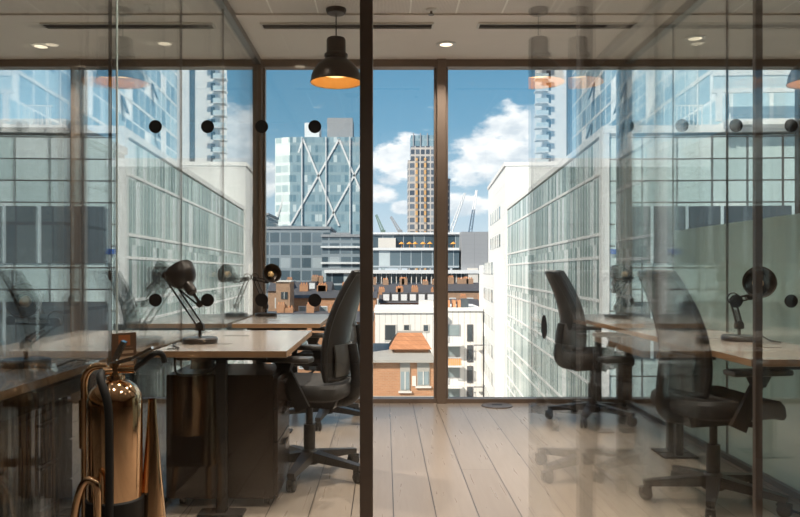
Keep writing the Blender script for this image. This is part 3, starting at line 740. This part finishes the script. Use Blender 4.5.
# upper block, set back behind the roof terrace
u = thing('office_block', 'tall blue glass office block with scattered white panels, set back above the right wing', 'building', (16.6, WY, 8.1), -ang)
MB().box(0, 20, 0.2, 39, 0, 24).build('curtain_wall', M['cw_up'], u)
MB().box(-0.05, 20, -0.1, 0.2, 0, 24).build('end_wall', M['cw_up'], u)
for k in range(8):
    MB().box(-0.05, 0.1, -0.2, 39, k*3.2 - 0.1, k*3.2 + 0.1).build('floor_band', M['white'], u)
    MB().box(-0.4, 20, -1.3, -0.1, k*3.2 - 0.15, k*3.2 + 0.12).build('balcony_slab', M['white'], u)
    if k: MB().box(-0.4, 20, -1.3, -1.24, k*3.2 + 0.12, k*3.2 + 1.1).build('balcony_rail', M['balc'], u)
MB().box(-1.2, 20, -1.5, -1.35, 1.3, 1.5).build('terrace_rail', M['white'], u)
MB().box(-1.2, 20, -1.5, -1.35, 2.1, 2.35).build('terrace_rail', M['white'], u)
MB().box(-1.15, 20, -1.46, -1.4, 1.5, 2.1).build('terrace_glass', M['balc'], u)
for q in range(7):
    MB().box(-2.4 + 0.2*q, -2.36 + 0.2*q, -0.1, -0.05, 0, 1.0).build('railing_post', M['white'], u)
MB().box(-2.5, -1.1, -0.1, -0.05, 1.0, 1.06).build('railing', M['white'], u)
for q in (-1.0, 4.0, 9.0, 14.0):
    MB().box(q, q + 0.25, -1.5, -1.3, 0, 1.3).build('terrace_post', M['white'], u)
for (yy, zz) in ((6, 4.0), (11, 7.2), (15, 13.6), (20, 4.0), (24, 10.4), (29, 7.2), (33, 13.6), (30, 3.9)):
    MB().bar((-0.05, yy, zz + 2.2), (-0.45, yy, zz + 0.9), 0.9, 0.05, up=(1, 0, 0)).build('open_window', M['wdark'], u)
# white block closing the far end of the wing
e = thing('stone_block', 'white stone block with window strips at the far end of the right wing', 'building', (WXc + 0.061*45 - 0.15, WY + 45.05, GZ), -ang)
t2 = 12.6 - GZ
MB().box(0, 26, 0, 24, 0, t2).build('upper_block', M['whitepanel'], e)
MB().box(-0.15, 26.2, -0.1, 24.2, t2, t2 + 0.4).build('parapet', M['white'], e)
MB().box(-0.9, 0.02, 3.0, 30, 0, 1.9 - GZ).build('lower_block', M['whitepanel'], e)
for k in range(9):
    z = 8.0 - k*3.3 - GZ
    xo = -0.03 if z > 2.0 - GZ else -0.93
    f = MB().box(xo, xo + 0.05, 6, 20, z - 0.75, z + 0.75).build('window', M['wpale'], e)
    for q in range(1, 6):
        MB().box(xo - 0.06, xo + 0.02, 6 + q*2.33 - 0.08, 6 + q*2.33 + 0.08, z - 0.75, z + 0.75).build('mullion', M['white'], f)
# white apartment tower with balconies
tx = (560 - VX)/F*185
tw = thing('apartment_tower', 'white apartment tower with stacked corner balconies beyond the right wing', 'building', (tx, 185, GZ))
MB().box(-4.2, 6.5, 0, 10, 0, 100).build('tower_shaft', M['white'], tw)
MB().box(1.6, 3.0, -0.06, 0.05, 0, 98).build('window_strip', M['wdark'], tw)
for k in range(24):
    z = 24 + k*3.05
    MB().box(-6.3, -3.2, -1.6, 1.5, z, z + 0.25).build('balcony_slab', M['white'], tw)
    MB().box(-6.3, -3.2, -1.6, -1.5, z + 0.25, z + 1.3).build('balcony_rail', M['balc'], tw)
    MB().box(-3.4, -2.3, -0.06, 0.05, z + 0.4, z + 2.4).build('window', M['wdark'], tw)

# ---- tower with crossed braces
def X_(px, y): return (px - VX)/F*y
def Z_(py, y): return CH - (py - VY)/F*y
Y = 300
x0, x1, xs = X_(290, Y), X_(371, Y), X_(274, Y)
zt = Z_(137, Y) - GZ
b = bld('braced_tower', 'blue glass tower with white crossed braces, tallest block left of the dark post', Y)
MB().box(x0, x1, Y, Y + 30, 0, zt).build('glass_shaft', M['cw_tower'], b)
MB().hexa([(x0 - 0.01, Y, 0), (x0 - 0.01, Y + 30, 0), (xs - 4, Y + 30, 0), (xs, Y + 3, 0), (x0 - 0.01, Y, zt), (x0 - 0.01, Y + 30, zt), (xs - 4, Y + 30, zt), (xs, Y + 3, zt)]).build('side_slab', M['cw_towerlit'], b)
MB().box(X_(303, Y), X_(318, Y), Y + 6, Y + 16, zt, zt + 7).build('roof_plant', M['cranewhite'], b)
MB().box(X_(326, Y), X_(352, Y), Y + 6, Y + 20, zt, zt + 9).build('roof_plant', M['greypanel'], b)
zA, zM, zB = zt - 1.5, (zt + (Z_(225, Y) - GZ))/2 - 2, Z_(236, Y) - GZ
for xa in (302, 326, 350):
    xm = X_(xa, Y)
    MB().bar((xm, Y - 0.5, zB), (xm, Y - 0.5, zt), 0.4, 0.4).build('vertical_mullion', M['cranewhite'], b)
L = [(303, 139, 274, 224), (303, 139, 339, 226), (339, 139, 290, 226), (339, 139, 370, 214), (370, 147, 326, 226)]
for (pa, qa, pb, qb) in L:
    MB().bar((X_(max(pa, 290), Y), Y - 0.25, Z_(qa, Y) - GZ), (X_(pb, Y), Y - 0.25 + (2.5 if pb < 290 else 0), Z_(qb, Y) - GZ), 0.7, 0.3, up=(0, 1, 0)).build('brace', M['cranewhite'], b)
# lower office blocks below it
def block(name, label, Y, pl, pr, pt, mat, depth=25, roofs=(), bands=(), pbottom=None):
    b = bld(name, label, Y)
    zt = Z_(pt, Y) - GZ
    MB().box(X_(pl, Y), X_(pr, Y), Y, Y + depth, 0, zt).build('facade', mat, b)
    MB().box(X_(pl, Y) - 0.3, X_(pr, Y) + 0.3, Y - 0.3, Y + depth, zt, zt + 0.7).build('parapet', M['greypanel'], b)
    for (a, c, q, m) in roofs:
        MB().box(X_(a, Y), X_(c, Y), Y + 3, Y + depth - 4, zt, Z_(q, Y) - GZ).build('roof_plant', m, b)
    for (q1, q2, m) in bands:
        MB().box(X_(pl, Y) - 0.3, X_(pr, Y) + 0.3, Y - 0.6, Y, Z_(q2, Y) - GZ, Z_(q1, Y) - GZ).build('floor_band', m, b)
    return b
block('office_block', 'dark blue-grey office block below the braced tower', 210, 266, 330, 229, M['cw_office'], 25, ((276, 306, 225, M['cw_office']), (312, 326, 226, M['greypanel'])))
block('office_block', 'grey stepped office block right of the one below the braced tower', 195, 322, 378, 237, M['cw_office'], 13, ((330, 350, 232, M['greypanel']),), ((246, 248, M['cranewhite']), (262, 264, M['cranewhite'])))
block('office_block', 'slim dark office tower at the left foot of the braced tower', 260, 258, 268, 215, M['cw_office'])
block('office_block', 'low glass office with white roof edge in front of the blue-grey blocks', 150, 326, 366, 272, M['cw_mid'], 12, (), ((270, 273, M['cranewhite']),))
# slim tower
Y = 380
b = bld('slim_tower', 'slim tall tower with pale and orange balcony bands right of the dark post', Y)
MB().box(X_(411, Y), X_(437, Y), Y, Y + 16, 0, Z_(146, Y) - GZ).build('tower_shaft', M['cw_slim'], b)
MB().box(X_(408, Y), X_(412, Y), Y + 0.5, Y + 14, 0, Z_(160, Y) - GZ).build('side_shaft', M['cw_slim'], b)
MB().box(X_(411, Y), X_(435, Y), Y + 0.5, Y + 14, Z_(146, Y) - GZ, Z_(135, Y) - GZ).build('crown', M['cw_tower'], b)
for q in (413, 420, 427, 434):
    MB().box(X_(q, Y), X_(q, Y) + 0.5, Y, Y + 0.5, Z_(146, Y) - GZ, Z_(133, Y) - GZ).build('crown_post', M['greypanel'], b)
for q in (415.5, 424):
    MB().box(X_(q, Y), X_(q + 2.2, Y), Y - 0.5, Y, 20, Z_(158, Y) - GZ).build('balcony_stack', M['cw_orange'], b)
block('tower_block', 'grey-brown tower showing just right of the window mullion', 390, 444, 450, 180, M['cw_slim'], 15)
# mid rise with terraces
Y = 165
b = bld('terraced_office', 'long glass office with stepped terraces in the middle distance', Y)
zz = lambda q: Z_(q, Y) - GZ
xx = lambda q: X_(q, Y)
MB().box(xx(366), xx(463), Y + 6, Y + 24, zz(248), zz(232)).build('top_floor', M['cw_mid'], b)
MB().box(xx(366), xx(490), Y + 5.5, Y + 25, zz(233), zz(231)).build('roof_edge', M['cranewhite'], b)
MB().box(xx(378), xx(396), Y + 5, Y + 6, zz(247), zz(237)).build('terrace_pavilion', M['offwhite'], b)
MB().box(xx(366), xx(460), Y + 2, Y + 24, zz(268), zz(248)).build('middle_floors', M['cw_mid'], b)
MB().box(xx(366), xx(460), Y + 1.5, Y + 2, zz(250), zz(247.5)).build('terrace_edge', M['cranewhite'], b)
MB().box(xx(462), xx(493), Y + 1, Y + 24, zz(270), zz(231.5)).build('grey_flank', M['greypanel'], b)
MB().box(xx(366), xx(496), Y - 0.6, Y + 24, zz(273.5), zz(270)).build('white_band', M['cranewhite'], b)
MB().box(xx(366), xx(496), Y + 2, Y + 24, 0, zz(273.5)).build('lower_floors', M['cw_mid'], b)
for q in range(376, 492, 5):
    MB().box(xx(q), xx(q + 0.8), Y, Y + 0.5, zz(286), zz(273.5)).build('colonnade_column', M['offwhite'], b)
MB().box(xx(468), xx(478), Y - 0.4, Y + 2, zz(286), zz(268)).build('stair_tower', M['offwhite'], b)
for q in (402, 410, 416, 424, 431, 455):
    tag(MB().lathe([(0.02, zz(245) + 0.9 + GZ), (0.62, zz(245) + 0.45 + GZ), (0.64, zz(245) + 0.38 + GZ), (0.05, zz(245) + 0.75 + GZ), (0.05, zz(248) + GZ), (0.02, zz(248) + GZ)], 10, Matrix.Translation((xx(q), Y + 4.2, 0))).build('parasol', M['orange']),
        'orange parasol on the upper terrace of the long glass office', 'parasol', 'orange parasols on the office terrace')
# cranes
def crane(label, Y, foot, tip, mat, group):
    a = Vector((X_(foot[0], Y), Y, Z_(foot[1], Y))); c = Vector((X_(tip[0], Y), Y + 6, Z_(tip[1], Y)))
    t = thing('tower_crane', label, 'crane', (a.x, a.y, GZ), group=group)
    off = Vector((a.x, a.y, GZ)); g = MB()
    for s in ((-1, -1), (1, -1), (1, 1), (-1, 1)):
        g.bar(Vector((s[0]*0.8, s[1]*0.8, 0)), Vector((s[0]*0.8, s[1]*0.8, a.z - GZ)), 0.3)
    n = int((a.z - GZ)/3)
    for k in range(n):
        g.bar((-0.8, -0.8, k*3), (0.8, -0.8, k*3 + 3), 0.2); g.bar((-0.8, 0.8, k*3 + 3), (0.8, 0.8, k*3), 0.2)
    g.build('mast', mat, t)
    j = MB(); p, q = a - off, c - off; d = (q - p).normalized(); s = d.cross(Vector((0, 1, 0))).normalized()
    for o in (s*0.9, -s*0.9): j.bar(p + o, q + o*0.4, 0.45)
    n = 14
    for k in range(n):
        o1 = s*0.9*(1 if k % 2 else -1)
        j.bar(p.lerp(q, k/n) + o1, p.lerp(q, (k+1)/n) - o1*0.8, 0.28)
    j.build('jib', mat, t)
    MB().box(-1.4, 1.4, -1.4, 1.4, a.z - GZ - 1.5, a.z - GZ + 1.2).build('cab', mat, t)
crane('white crane with raised jib just right of the window mullion', 420, (450, 234), (466, 192), M['cranewhite'], 'construction cranes on the skyline')
crane('white crane with steep jib, second to the right of the window mullion', 420, (470, 234), (478, 189), M['cranewhite'], 'construction cranes on the skyline')
crane('small dark crane just right of the dark post', 430, (383, 232), (376, 214), M['cranegreen'], 'construction cranes on the skyline')
crane('small grey crane leaning left between the dark post and the slim tower', 430, (400, 232), (391, 216), M['greypanel'], 'construction cranes on the skyline')

# brick terraces
def terrace(label, Y, pl, pr, peave, pridge, depth, nch, brick, wins=True, dormers=0, seed=1):
    rnd = random.Random(seed)
    b = bld('brick_terrace', label, Y, 'brick terraces with chimneys')
    x0, x1 = X_(pl, Y), X_(pr, Y); ze, zr = Z_(peave, Y) - GZ, Z_(pridge, Y) - GZ
    MB().box(x0, x1, Y, Y + depth, 0, ze).build('brick_wall', brick, b)
    MB().prism([(Y - 0.3, ze), (Y + depth + 0.3, ze), (Y + depth/2, zr)], lambda u_, v_: (x0 - 0.2, u_, v_), lambda u_, v_: (x1 + 0.2, u_, v_)).build('slate_roof', M['slate'], b)
    for k in range(nch):
        cx = x0 + (x1 - x0)*(k + 0.5)/nch + rnd.uniform(-1.3, 1.3)
        hh = rnd.uniform(0.5, 1.1); cw = rnd.uniform(0.4, 0.75)
        c = MB().box(cx - cw, cx + cw, Y + depth/2 - 0.7, Y + depth/2 + 0.7, ze + 0.3, zr + hh).build('chimney_stack', brick, b)
        for q in range(3):
            MB().cyl((cx - cw*0.6 + q*cw*0.6, Y + depth/2, zr + hh), (cx - cw*0.6 + q*cw*0.6, Y + depth/2, zr + hh + 0.3), 0.13, 0.11, n=8).build('chimney_pot', M['pot'], c)
    for k in range(dormers):
        cx = x0 + (x1 - x0)*(k + 0.7)/(dormers + 0.4)
        d = MB().box(cx - 0.7, cx + 0.7, Y + 0.4, Y + depth/2, ze, ze + 1.7).build('dormer', M['slate'], b)
        MB().box(cx - 0.5, cx + 0.5, Y + 0.33, Y + 0.39, ze + 0.4, ze + 1.45).build('window', M['cranewhite'], d)
    if wins:
        n = max(2, int((x1 - x0)/3.2)); 
        for r in range(2):
            for k in range(n):
                cx = x0 + (x1 - x0)*(k + 0.5)/n; z = ze - 2.2 - r*3.2
                f = MB().box(cx - 0.62, cx + 0.62, Y - 0.06, Y + 0.02, z - 0.95, z + 0.95).build('window', M['cranewhite'], b)
                MB().box(cx - 0.5, cx + 0.5, Y - 0.1, Y - 0.065, z - 0.8, z + 0.8).build('pane', M['wpale'], f)
terrace('brown brick terrace with slate roof and chimneys right of the dark post', 140, 372, 440, 292, 284, 9, 6, M['brick_br'], True, 0, 1)
terrace('brick terrace with many close chimneys right of the window mullion', 138, 444, 496, 291, 283, 9, 8, M['brick_br'], True, 0, 2)
terrace('slate roofed terrace with row of dormers in front of the chimneys', 124, 380, 437, 303, 294, 9, 5, M['brick_or'], True, 6, 3)
terrace('brick terrace with dark roof behind the left window desk', 135, 268, 330, 291, 282, 10, 4, M['brick_br'], True, 2, 4)
terrace('orange brick terrace with white windows left of the near chair', 116, 292, 376, 298, 291, 9, 6, M['brick_or'], True, 0, 5)
terrace('lower orange brick terrace under the skyline behind the left desks', 100, 262, 372, 322, 313, 9, 6, M['brick_or'], True, 0, 6)
terrace('brick terrace in front of the white apartments behind the mullion', 114.9, 441, 484, 306, 300, 8, 3, M['brick_or'], True, 0, 8)
b = bld('brick_house', 'plain tan brick house with one dark window beside the small desk lamp', 110.5)
Y = 110.5
MB().box(X_(276, Y), X_(290, Y), Y, Y + 5, 0, Z_(282, Y) - GZ).build('brick_wall', M['brick_br'], b)
MB().box(X_(276, Y) - 0.2, X_(290, Y) + 0.2, Y - 0.2, Y + 5.1, Z_(282, Y) - GZ, Z_(280.5, Y) - GZ).build('coping', M['offwhite'], b)
f = MB().box(X_(281, Y), X_(287.5, Y), Y - 0.08, Y + 0.02, Z_(299, Y) - GZ, Z_(292, Y) - GZ).build('window', M['wdark'], b)
MB().box(X_(284, Y), X_(284.5, Y), Y - 0.12, Y - 0.08, Z_(299, Y) - GZ, Z_(292, Y) - GZ).build('glazing_bar', M['offwhite'], f)
# left of the view, seen through the neighbouring room
block('office_block', 'blue-grey office block with stepped top seen through the neighbouring room on the left', 150, 60, 122, 216, M['cw_office'], 25, ((84, 104, 210, M['cw_office']),))
terrace('tan brick warehouse under the blue-grey office on the left', 100, 40, 118, 268, 262, 14, 4, M['brick_br'], True, 0, 9)
M['cw_black'] = curtain('black_glass', (0.02, 0.026, 0.028), (0.05, 0.06, 0.06), (0.06, 0.07, 0.07), (0.02, 0.02, 0.02), 3.0, 3.6, 0.05, 0.08, 0.1, 0.3, 0.15)
block('office_block', 'added black backing slab behind the left glass partition, right of the brick warehouse', 62, 112, 250, 167, M['cw_black'], 3)  # added slab, a dark backdrop that strengthens the partition's reflections
block('office_block', 'added black backing slab at the left edge of the photo beyond the neighbouring room', 60, -90, 64, 128, M['cw_black'], 14)  # second added slab, darkens what shows through the left partition

# ---- white apartment block and the brick house with a tiled roof
Y = 100
b = bld('apartment_block', 'white ribbed apartment block with dark windows and balconies below the skyline', Y)
zt = Z_(313, Y) - GZ
MB().box(X_(375, Y), X_(441, Y), Y, Y + 14, 0, zt).build('main_wall', M['ribwhite'], b)
MB().box(X_(441, Y), X_(484, Y), Y + 1.2, Y + 14, 0, zt + 0.2).build('balcony_wall', M['ribwhite'], b)
MB().box(X_(374, Y), X_(441, Y), Y - 0.2, Y + 14.2, zt, zt + 0.5).build('parapet', M['white'], b)
MB().box(X_(441, Y), X_(484, Y), Y + 1.0, Y + 14.2, zt + 0.2, zt + 0.6).build('parapet', M['white'], b)
def win(pl, pr, pt, pb, par, y, m='wdark', frame='offwhite'):
    f = MB().box(X_(pl, Y), X_(pr, Y), y - 0.1, y + 0.02, Z_(pb, Y) - GZ, Z_(pt, Y) - GZ).build('window', M[frame], par)
    e_ = 0.14
    MB().box(X_(pl, Y) + e_, X_(pr, Y) - e_, y - 0.13, y - 0.1, Z_(pb, Y) - GZ + e_, Z_(pt, Y) - GZ - e_).build('pane', M[m], f)
for a in ((384, 396.5, 324, 341), (403, 410, 324, 331), (422.5, 429, 324, 332)): win(*a, b, Y)
for r, pt in enumerate((325, 346, 367, 388)):
    win(468, 474, pt, pt + 17, b, Y + 1.2, 'wdark', 'slate')
    win(447, 461, pt, pt + 12, b, Y + 1.2, 'wpale', 'greypanel')
    z = Z_(pt + 20, Y) - GZ
    MB().box(X_(445, Y), X_(462, Y), Y - 0.6, Y + 1.2, z - 0.12, z + 0.12).build('balcony_slab', M['white'], b)
    g = MB()
    for k in range(9):
        xk = X_(445.5, Y) + k*(X_(462, Y) - X_(445.5, Y))/8.2
        g.box(xk, xk + 0.05, Y - 0.58, Y - 0.53, z + 0.12, z + 1.15)
    g.box(X_(445, Y), X_(462, Y), Y - 0.6, Y - 0.52, z + 1.12, z + 1.2)
    g.build('balcony_rail', M['cranewhite'], b)
    if r == 1:
        MB().box(X_(447, Y), X_(461, Y), Y - 0.52, Y - 0.48, z + 0.15, z + 1.1).build('orange_screen', M['orange'], b)
for (q, z1) in ((345, 363), (387, 403)):     # thin frames of the projecting bay
    g = MB(); g.box(X_(474, Y), X_(485, Y), Y + 0.2, Y + 0.5, Z_(q + 0.8, Y) - GZ, Z_(q, Y) - GZ); g.box(X_(484.2, Y), X_(485, Y), Y + 0.2, Y + 0.5, Z_(z1, Y) - GZ, Z_(q, Y) - GZ)
    g.box(X_(484.2, Y), X_(485, Y), Y + 0.5, Y + 1.2, Z_(q + 0.8, Y) - GZ, Z_(q, Y) - GZ)
    g.build('bay_frame', M['slate'], b)
MB().box(X_(421, Y), X_(435, Y), Y + 3, Y + 7, zt + 0.5, zt + 1.5).build('roof_plant', M['offwhite'], b)
MB().box(X_(463, Y), X_(471, Y), Y + 3, Y + 6, zt + 0.6, zt + 1.8).build('roof_plant', M['wdark'], b)
for q in (449, 455, 460):
    MB().box(X_(q, Y), X_(q + 3, Y), Y + 3, Y + 5, zt + 0.6, zt + 1.6).build('roof_plant', M['pot'], b)

Y = 67
b = bld('brick_house', 'orange brick house with hipped tile roof and flat grey roof outside the window', Y)
xx = lambda q: X_(q, Y)
zz = lambda q: Z_(q, Y) - GZ
MB().box(xx(360), xx(434), Y, Y + 9, 0, zz(362)).build('brick_wall', M['brick_or'], b)
MB().hexa([(xx(355), Y - 0.5, zz(362)), (xx(435), Y - 0.5, zz(362)), (xx(433), Y + 9, zz(362)), (xx(355), Y + 9, zz(362)),
           (xx(355), Y - 0.5, zz(359.5)), (xx(435), Y - 0.5, zz(359.5)), (xx(432), Y + 9, zz(359.5) + 0.6), (xx(355), Y + 9, zz(359.5) + 0.6)]).build('flat_roof', M['roofgrey'], b)
zr0, zr1 = Z_(349.5, Y + 3) - GZ, Z_(332.5, Y + 6) - GZ
rx0, rx1 = xx(389.5), xx(434)
MB().box(rx0 + 0.5, rx1 - 0.3, Y + 3.5, Y + 8.5, zz(361), zr0).build('attic_wall', M['brick_or'], b)
MB().hexa([(rx0, Y + 3, zr0), (rx1, Y + 3, zr0), (rx1, Y + 9, zr0), (rx0, Y + 9, zr0),
           (xx(399), Y + 5.6, zr1), (xx(425), Y + 5.6, zr1), (xx(425), Y + 6.4, zr1), (xx(399), Y + 6.4, zr1)]).build('hipped_roof', M['tileroof'], b)
MB().bar((xx(398), Y + 6, zr1 + 0.05), (xx(426), Y + 6, zr1 + 0.05), 0.5, 0.2).build('ridge_cap', M['roofgrey'], b)
for (a, c, q1, q2, m) in ((400, 410, 362.5, 391, 'roofgrey'), (417, 429.5, 362.5, 386, 'roofgrey')):
    MB().box(xx(a) - 0.15, xx(c) + 0.15, Y - 0.2, Y + 0.02, zz(q2) - 0.16, zz(q2)).build('window_sill', M['offwhite'], b)
    f = MB().box(xx(a), xx(c), Y - 0.08, Y + 0.02, zz(q2), zz(q1)).build('window', M[m], b)
    MB().box(xx(a + 1), xx(c - 1), Y - 0.12, Y - 0.081, zz(q2 - 1.5), zz(q1 + 9)).build('pane', M['wpale'], f)
    MB().box(xx((a + c)/2) - 0.04, xx((a + c)/2) + 0.04, Y - 0.16, Y - 0.121, zz(q2 - 1.5), zz(q1 + 9)).build('glazing_bar', M['offwhite'], f)
MB().box(xx(412), xx(416), Y - 0.06, Y + 0.02, zz(386), zz(376)).build('vent_panel', M['offwhite'], b)
MB().box(xx(355), xx(438), Y - 5, Y - 0.01, 0, zz(396)).build('lower_roof', M['roofgrey'], b)
MB().box(xx(355), xx(438), Y - 5.1, Y - 4.8, zz(396), zz(394) - 0.4).build('roof_kerb', M['offwhite'], b)

# ------------------------------------------------------------------ sky, sun, camera
wd = bpy.data.worlds.new('sky'); sc.world = wd; wd.use_nodes = True
nt = wd.node_tree; nt.nodes.clear()
out = N(nt, 'ShaderNodeOutputWorld'); bg = N(nt, 'ShaderNodeBackground'); nt.links.new(bg.outputs[0], out.inputs[0])
tc = N(nt, 'ShaderNodeTexCoord'); sp = N(nt, 'ShaderNodeSeparateXYZ'); nt.links.new(tc.outputs['Generated'], sp.inputs[0])
dxo, dyo, dzo = sp.outputs
rmp = N(nt, 'ShaderNodeValToRGB'); nt.links.new(dzo, rmp.inputs[0])
els = rmp.color_ramp.elements
els[0].position = 0.0; els[0].color = (0.60, 0.67, 0.72, 1)
els[1].position = 0.10; els[1].color = (0.37, 0.52, 0.63, 1)
for p_, c_ in ((0.19, (0.15, 0.33, 0.48, 1)), (0.27, (0.095, 0.26, 0.41, 1)), (0.6, (0.06, 0.17, 0.33, 1))):
    e = els.new(p_); e.color = c_
az = math_n(nt, 'ARCTAN2', dxo, dyo)
def blob(a0, z0, ra, rz):
    a = math_n(nt, 'DIVIDE', math_n(nt, 'SUBTRACT', az, a0), ra); z = math_n(nt, 'DIVIDE', math_n(nt, 'SUBTRACT', dzo, z0), rz)
    return math_n(nt, 'MAXIMUM', math_n(nt, 'SUBTRACT', 1.0, math_n(nt, 'ADD', math_n(nt, 'MULTIPLY', a, a), math_n(nt, 'MULTIPLY', z, z))), -0.6)
def dirn(px, py):
    v_ = Vector(((px - VX)/F, 1, (VY - py)/F)).normalized(); return math.atan2(v_.x, v_.y), v_.z
bl = None
for (px, py, ra, rz) in ((505, 160, 0.085, 0.050), (535, 135, 0.08, 0.045), (400, 160, 0.055, 0.036), (258, 178, 0.05, 0.03), (372, 195, 0.04, 0.015), (410, 208, 0.03, 0.012), (470, 205, 0.07, 0.018), (560, 190, 0.06, 0.03), (620, 90, 0.03, 0.02)):
    a0, z0 = dirn(px, py); k = blob(a0, z0, ra, rz)
    bl = k if bl is None else math_n(nt, 'MAXIMUM', bl, k)
far = math_n(nt, 'MULTIPLY', math_n(nt, 'LESS_THAN', dyo, 0.62), 0.35)
cx = N(nt, 'ShaderNodeCombineXYZ'); nt.links.new(math_n(nt, 'MULTIPLY', az, 1.0), cx.inputs[0]); nt.links.new(math_n(nt, 'MULTIPLY', dzo, 1.9), cx.inputs[1])
nz = N(nt, 'ShaderNodeTexNoise'); nz.inputs['Scale'].default_value = 17; nz.inputs['Detail'].default_value = 8; nz.inputs['Roughness'].default_value = 0.58
nt.links.new(cx.outputs[0], nz.inputs['Vector'])
val = math_n(nt, 'ADD', math_n(nt, 'ADD', math_n(nt, 'MULTIPLY', math_n(nt, 'SUBTRACT', nz.outputs[0], 0.5), 2.6), math_n(nt, 'MULTIPLY', bl, 0.8)), far)
mr = N(nt, 'ShaderNodeMapRange', interpolation_type='SMOOTHSTEP'); nt.links.new(val, mr.inputs[0])
mr.inputs[1].default_value = 0.0; mr.inputs[2].default_value = 0.5
n2 = N(nt, 'ShaderNodeTexNoise'); n2.inputs['Scale'].default_value = 24; n2.inputs['Detail'].default_value = 5; nt.links.new(cx.outputs[0], n2.inputs['Vector'])
cm = N(nt, 'ShaderNodeMapRange'); nt.links.new(n2.outputs[0], cm.inputs[0]); cm.inputs[1].default_value = 0.35; cm.inputs[2].default_value = 0.65
ccol = mixc(nt, cm.outputs[0], (0.55, 0.62, 0.68), (0.93, 0.93, 0.92))
nt.links.new(mixc(nt, mr.outputs[0], rmp.outputs[0], ccol), bg.inputs[0]); bg.inputs[1].default_value = 1.0

sl = bpy.data.lights.new('sun', 'SUN'); sl.energy = 5.2; sl.angle = 0.01; sl.color = (1.0, 0.92, 0.80)
so = bpy.data.objects.new('sun', sl); COL.objects.link(so)
so.rotation_euler = Vector((0.60, 0.52, -0.62)).to_track_quat('-Z', 'Y').to_euler()
so.location = (-20, -20, 40)

cam = bpy.data.cameras.new('camera'); co = bpy.data.objects.new('camera', cam); COL.objects.link(co)
co.location = (0, 0, CH); co.rotation_euler = (PI/2, 0, 0)
cam.sensor_width = 36; cam.lens = F/800*36
cam.shift_x = (400 - VX)/800; cam.shift_y = (VY - 258.5)/800
cam.clip_start = 0.05; cam.clip_end = 3000
sc.camera = co
vs = sc.view_settings
vs.view_transform = 'Standard'; vs.look = 'None'; vs.gamma = 1.0; vs.exposure = 0.45; vs.use_curve_mapping = False
cy = sc.cycles
cy.transparent_max_bounces = 48; cy.max_bounces = 14; cy.glossy_bounces = 8; cy.diffuse_bounces = 4; cy.transmission_bounces = 8
cy.use_denoising = True; cy.sample_clamp_indirect = 6.0; cy.blur_glossy = 0.3
